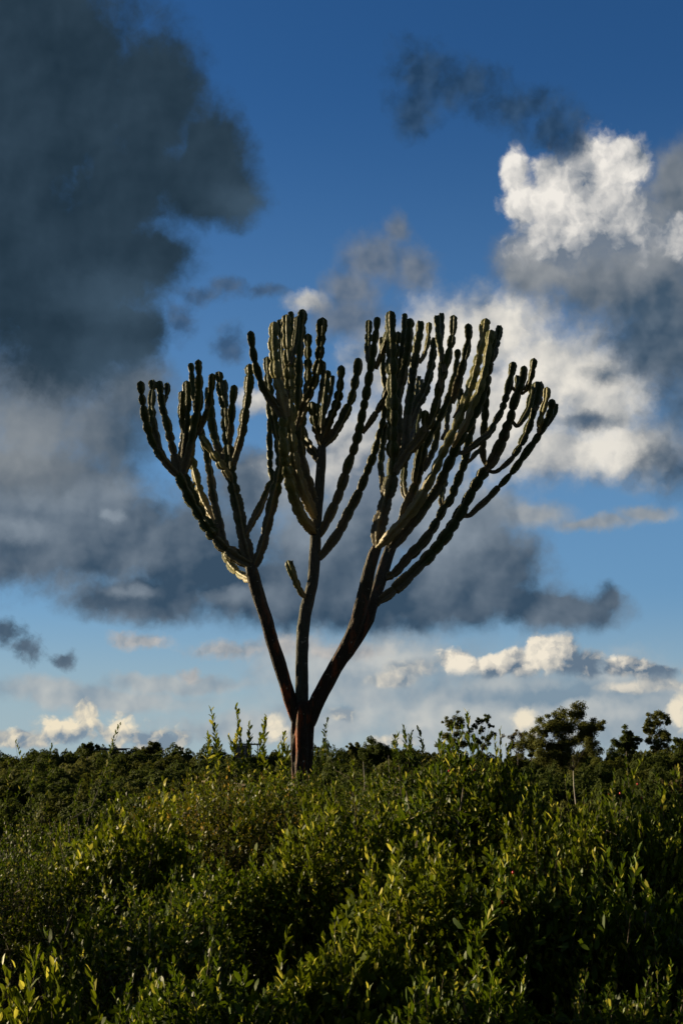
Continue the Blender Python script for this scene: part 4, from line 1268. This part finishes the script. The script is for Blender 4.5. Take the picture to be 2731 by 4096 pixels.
THICKET = "fine-leaved shrub in the thicket round the candelabra tree's foot"
TG = "fine-leaved shrubs round the tree"
SHRUBS = [
    # far shrubs round the foot of the tree
    dict(label=THICKET, group=TG, px=560, top=1752, Y=19.0, R=1.7, sp='fine', matk='brown', n=420),
    dict(label=THICKET, group=TG, px=690, top=1752, Y=20.5, R=1.6, sp='fine', matk='fine', n=420),
    dict(label=THICKET, group=TG, px=745, top=1748, Y=18.5, R=1.3, sp='fine', matk='fine', n=360, spikes=[(755, 1650, 0.6), (742, 1700, 0.4), (728, 1722, 0.3), (765, 1712, 0.35)]),
    dict(label=THICKET, group=TG, px=860, top=1775, Y=18.0, R=1.6, sp='fine', matk='fine', n=400),
    dict(label=THICKET, group=TG, px=450, top=1778, Y=17.0, R=1.5, sp='fine', matk='fine', n=400),
    dict(label="fine-leaved shrub with a row of tall wispy shoots left of the trunk", px=565, top=1738, Y=13.0, R=1.0, sp='fine', matk='bright', n=520,
         spikes=[(484, 1629, 0.75), (541, 1624, 0.85), (571, 1660, 0.6), (612, 1645, 0.7), (652, 1684, 0.5), (525, 1690, 0.4), (598, 1690, 0.4), (640, 1712, 0.3), (500, 1704, 0.35), (548, 1672, 0.5), (478, 1690, 0.4), (660, 1720, 0.3)]),
    dict(label="fine-leaved shrub with three upright shoots right of the trunk", px=930, top=1712, Y=14.0, R=0.62, sp='fine', matk='fine', n=420,
         spikes=[(926, 1670, 0.4), (946, 1680, 0.35), (958, 1672, 0.4), (906, 1694, 0.35), (916, 1684, 0.4), (938, 1690, 0.4)]),
    dict(label="low shrub between the trunk and the three upright shoots", px=820, top=1800, Y=12.0, R=1.0, sp='fine', matk='brown', n=430),
    dict(label="fine-leaved shrub hanging over the left edge with twigs against the sky", px=20, top=1822, Y=9.6, R=0.95, sp='tiny', matk='fine', n=1000,
         spikes=[(36, 1704, 0.5), (120, 1712, 0.5), (20, 1740, 0.4), (80, 1765, 0.3), (112, 1745, 0.4)]),
    dict(label="fine-leaved shrub whose long leaning shoot rises above the ridge on the left", px=205, top=1838, Y=9.4, R=0.8, sp='tiny', matk='fine', n=1000, twig=TWIG,
         spikes=[(278, 1662, 0.62), (262, 1700, 0.4), (250, 1730, 0.45), (240, 1760, 0.4), (215, 1775, 0.4), (190, 1790, 0.3)], lean=0.10),
    dict(label="low fine-leaved shrub under the wood at the left", px=350, top=1868, Y=11.0, R=0.9, sp='fine', matk='fine', n=420),
    dict(label="fine-leaved shrub behind the slanting stems at the left edge", px=110, top=1880, Y=8.4, R=0.95, sp='tiny', matk='fine', n=1100),
    dict(label="low dull shrub in front of the umbrella-crowned gum", px=1230, top=1852, Y=11.5, R=1.2, sp='fine', matk='fine', n=470),
    dict(label="fine-leaved shrub low at the right edge below the wood", px=1500, top=1822, Y=11.0, R=1.1, sp='fine', matk='fine', n=480, spikes=[(1545, 1770, 0.4), (1500, 1775, 0.4)]),
    dict(label="low shrub filling the gap left of the tall right-hand bush", px=985, top=1800, Y=10.0, R=0.9, sp='fine', matk='fine', n=460, spikes=[(1010, 1735, 0.4), (990, 1750, 0.4)]),
    # large bushes
    dict(label="fine-leaved bush behind the corner shrub at the left edge, with thin slanting stems", px=60, top=1905, Y=7.2, R=0.80, sp='tiny', matk='fine', n=1500, twig=TWIG),
    dict(label="bright broad-leaved bush standing out against the dark wood left of centre", px=305, top=1850, Y=7.4, R=0.55, sp='bright', matk='bright', n=620, singles=90,
         spikes=[(278, 1826, 0.3), (362, 1812, 0.35), (374, 1792, 0.35), (400, 1836, 0.3), (330, 1842, 0.3), (252, 1850, 0.3)]),
    dict(label="yellowing small-leaved bush left of the middle, below the wispy shoots", px=500, top=1778, Y=8.2, R=0.80, sp='mid', matk='brown', n=900, singles=60, yellow=0.16,
         spikes=[(430, 1770, 0.3), (500, 1765, 0.3), (525, 1752, 0.3), (460, 1775, 0.3)]),
    dict(label="small-leaved bush in front of the trunk's foot", px=655, top=1772, Y=8.8, R=0.62, sp='mid', matk='fine', n=760, singles=40, yellow=0.14,
         spikes=[(640, 1755, 0.3), (690, 1765, 0.3)]),
    dict(label="great broad-leaved bush with upright sunlit leaves at the centre", px=800, top=1812, Y=6.4, R=0.56, sp='bright', matk='bright', n=760, singles=200, yellow=0.13,
         spikes=[(813, 1750, 0.3), (842, 1792, 0.35), (770, 1802, 0.3), (880, 1800, 0.3), (720, 1812, 0.3), (745, 1830, 0.3), (870, 1786, 0.3), (700, 1830, 0.3), (860, 1812, 0.3)]),
    dict(label="tall broad-leaved bush with a pale crooked branch right of centre", px=1070, top=1712, Y=7.0, R=0.52, sp='broad', matk='broad', n=800, singles=170, twig=TWIG, berries=5,
         spikes=[(1072, 1638, 0.5), (1040, 1668, 0.4), (1010, 1690, 0.4), (1062, 1676, 0.4), (1090, 1696, 0.3), (1005, 1716, 0.3), (1100, 1716, 0.3)]),
    dict(label="broad-leaved bush with a leafy spire between tall bush and umbrella-crowned gum", px=1150, top=1742, Y=6.8, R=0.36, sp='bright', matk='bright', n=460, singles=110,
         spikes=[(1148, 1676, 0.4), (1176, 1705, 0.35), (1120, 1720, 0.3), (1135, 1700, 0.3), (1160, 1715, 0.3)]),
    dict(label="bright broad-leaved bush below the umbrella-crowned gum", px=1300, top=1834, Y=6.4, R=0.52, sp='bright', matk='bright', n=720, singles=170, yellow=0.12,
         spikes=[(1296, 1786, 0.35), (1235, 1808, 0.3), (1340, 1816, 0.3), (1265, 1822, 0.3), (1380, 1828, 0.3), (1210, 1826, 0.3)]),
    dict(label="red-berried shrub with a thin bare twig standing above it at the right", px=1430, top=1802, Y=7.4, R=0.40, sp='mid', matk='fine', n=560, singles=40, berries=10, twig=TWIG,
         spikes=[(1438, 1742, 0.45), (1452, 1772, 0.35), (1410, 1770, 0.3), (1470, 1790, 0.3)]),
    dict(label="upright broad-leaved bush at the right edge catching the sun", px=1505, top=1800, Y=6.6, R=0.44, sp='bright', matk='bright', n=620, singles=130, berries=3,
         spikes=[(1478, 1742, 0.4), (1465, 1786, 0.3), (1540, 1776, 0.3), (1555, 1762, 0.35)]),
    # lower bushes in front of them
    dict(label="dark small-leaved bush in the shadowed hollow left of the centre", px=560, top=1935, Y=6.3, R=0.46, sp='mid', matk='broad', n=640, singles=60),
    dict(label="dark small-leaved bush low between corner shrub and hollow", px=330, top=2010, Y=5.8, R=0.48, sp='mid', matk='broad', n=700, singles=50, twig=TWIG),
    dict(label="broad-leaved bush in front of the tall pale-branched one", px=985, top=1905, Y=5.7, R=0.46, sp='broad', matk='bright', n=620, singles=150),
    dict(label="dark broad-leaved bush in the lower right, in front of the bright ones", px=1410, top=1965, Y=5.3, R=0.46, sp='broad', matk='broad', n=620, singles=120),
    dict(label="broad-leaved bush in the lower right, left of the dark one", px=1190, top=1960, Y=5.4, R=0.40, sp='broad', matk='broad', n=560, singles=110, berries=3),
    # nearest
    dict(label="nearest broad-leaved shrub in the bottom left corner with rounded sunlit leaves", px=95, top=2200, Y=3.9, R=0.27, sp='broad', matk='bright', n=330, singles=150,
         spikes=[(90, 2186, 0.25), (40, 2220, 0.2), (165, 2208, 0.2), (130, 2196, 0.2)]),
    dict(label="low twiggy dark shrub at the bottom edge left of the centre", px=480, top=2175, Y=4.7, R=0.40, sp='mid', matk='broad', n=520, singles=40, twig=TWIG),
    dict(label="broad-leaved shrub at the bottom centre with a pale stem", px=790, top=2110, Y=4.9, R=0.36, sp='broad', matk='bright', n=440, singles=130, twig=TWIG),
    dict(label="low leafy shrub at the bottom edge right of the pale-stemmed one", px=1060, top=2190, Y=4.5, R=0.36, sp='mid', matk='broad', n=520, singles=60),
    dict(label="dark shrub in the bottom right corner", px=1470, top=2210, Y=4.5, R=0.38, sp='mid', matk='broad', n=520, singles=40),
]
BUSHES = [shrub(seed=_i * 13 + 5, **_s) for _i, _s in enumerate(SHRUBS)]


# the thicket goes on past both edges of the picture
def thicket_beyond():
    rng = random.Random(21)
    src = [b for b in BUSHES if 6.0 < b.location.y < 9.0]
    for side in (-1, 1):
        for Y in (3.6, 5.0, 6.6, 8.2, 10.0, 12.2, 15.0, 18.5):
            for k in range(2):
                b = rng.choice(src)
                r = empty("shrub")
                r.location = (side * (0.245 * Y + 1.2 + 1.25 * k + rng.uniform(0, 0.2)), Y + rng.uniform(-0.4, 0.4), 0)
                r.rotation_euler = (0, 0, rng.uniform(-0.5, 0.5))
                s = rng.uniform(0.85, 1.0)
                r.scale = (1.25, 1.25, s)
                for ch in b.children:
                    if ch.name.startswith(("foliage", "twigs", "branch")):
                        c = ch.copy()
                        COL.objects.link(c)
                        c.parent = r
                where = "left" if side < 0 else "right"
                tag(r, "leafy bush of the same thicket just beyond the %s edge of the picture" % where, "shrub", "bushes beyond the %s edge" % where)


thicket_beyond()
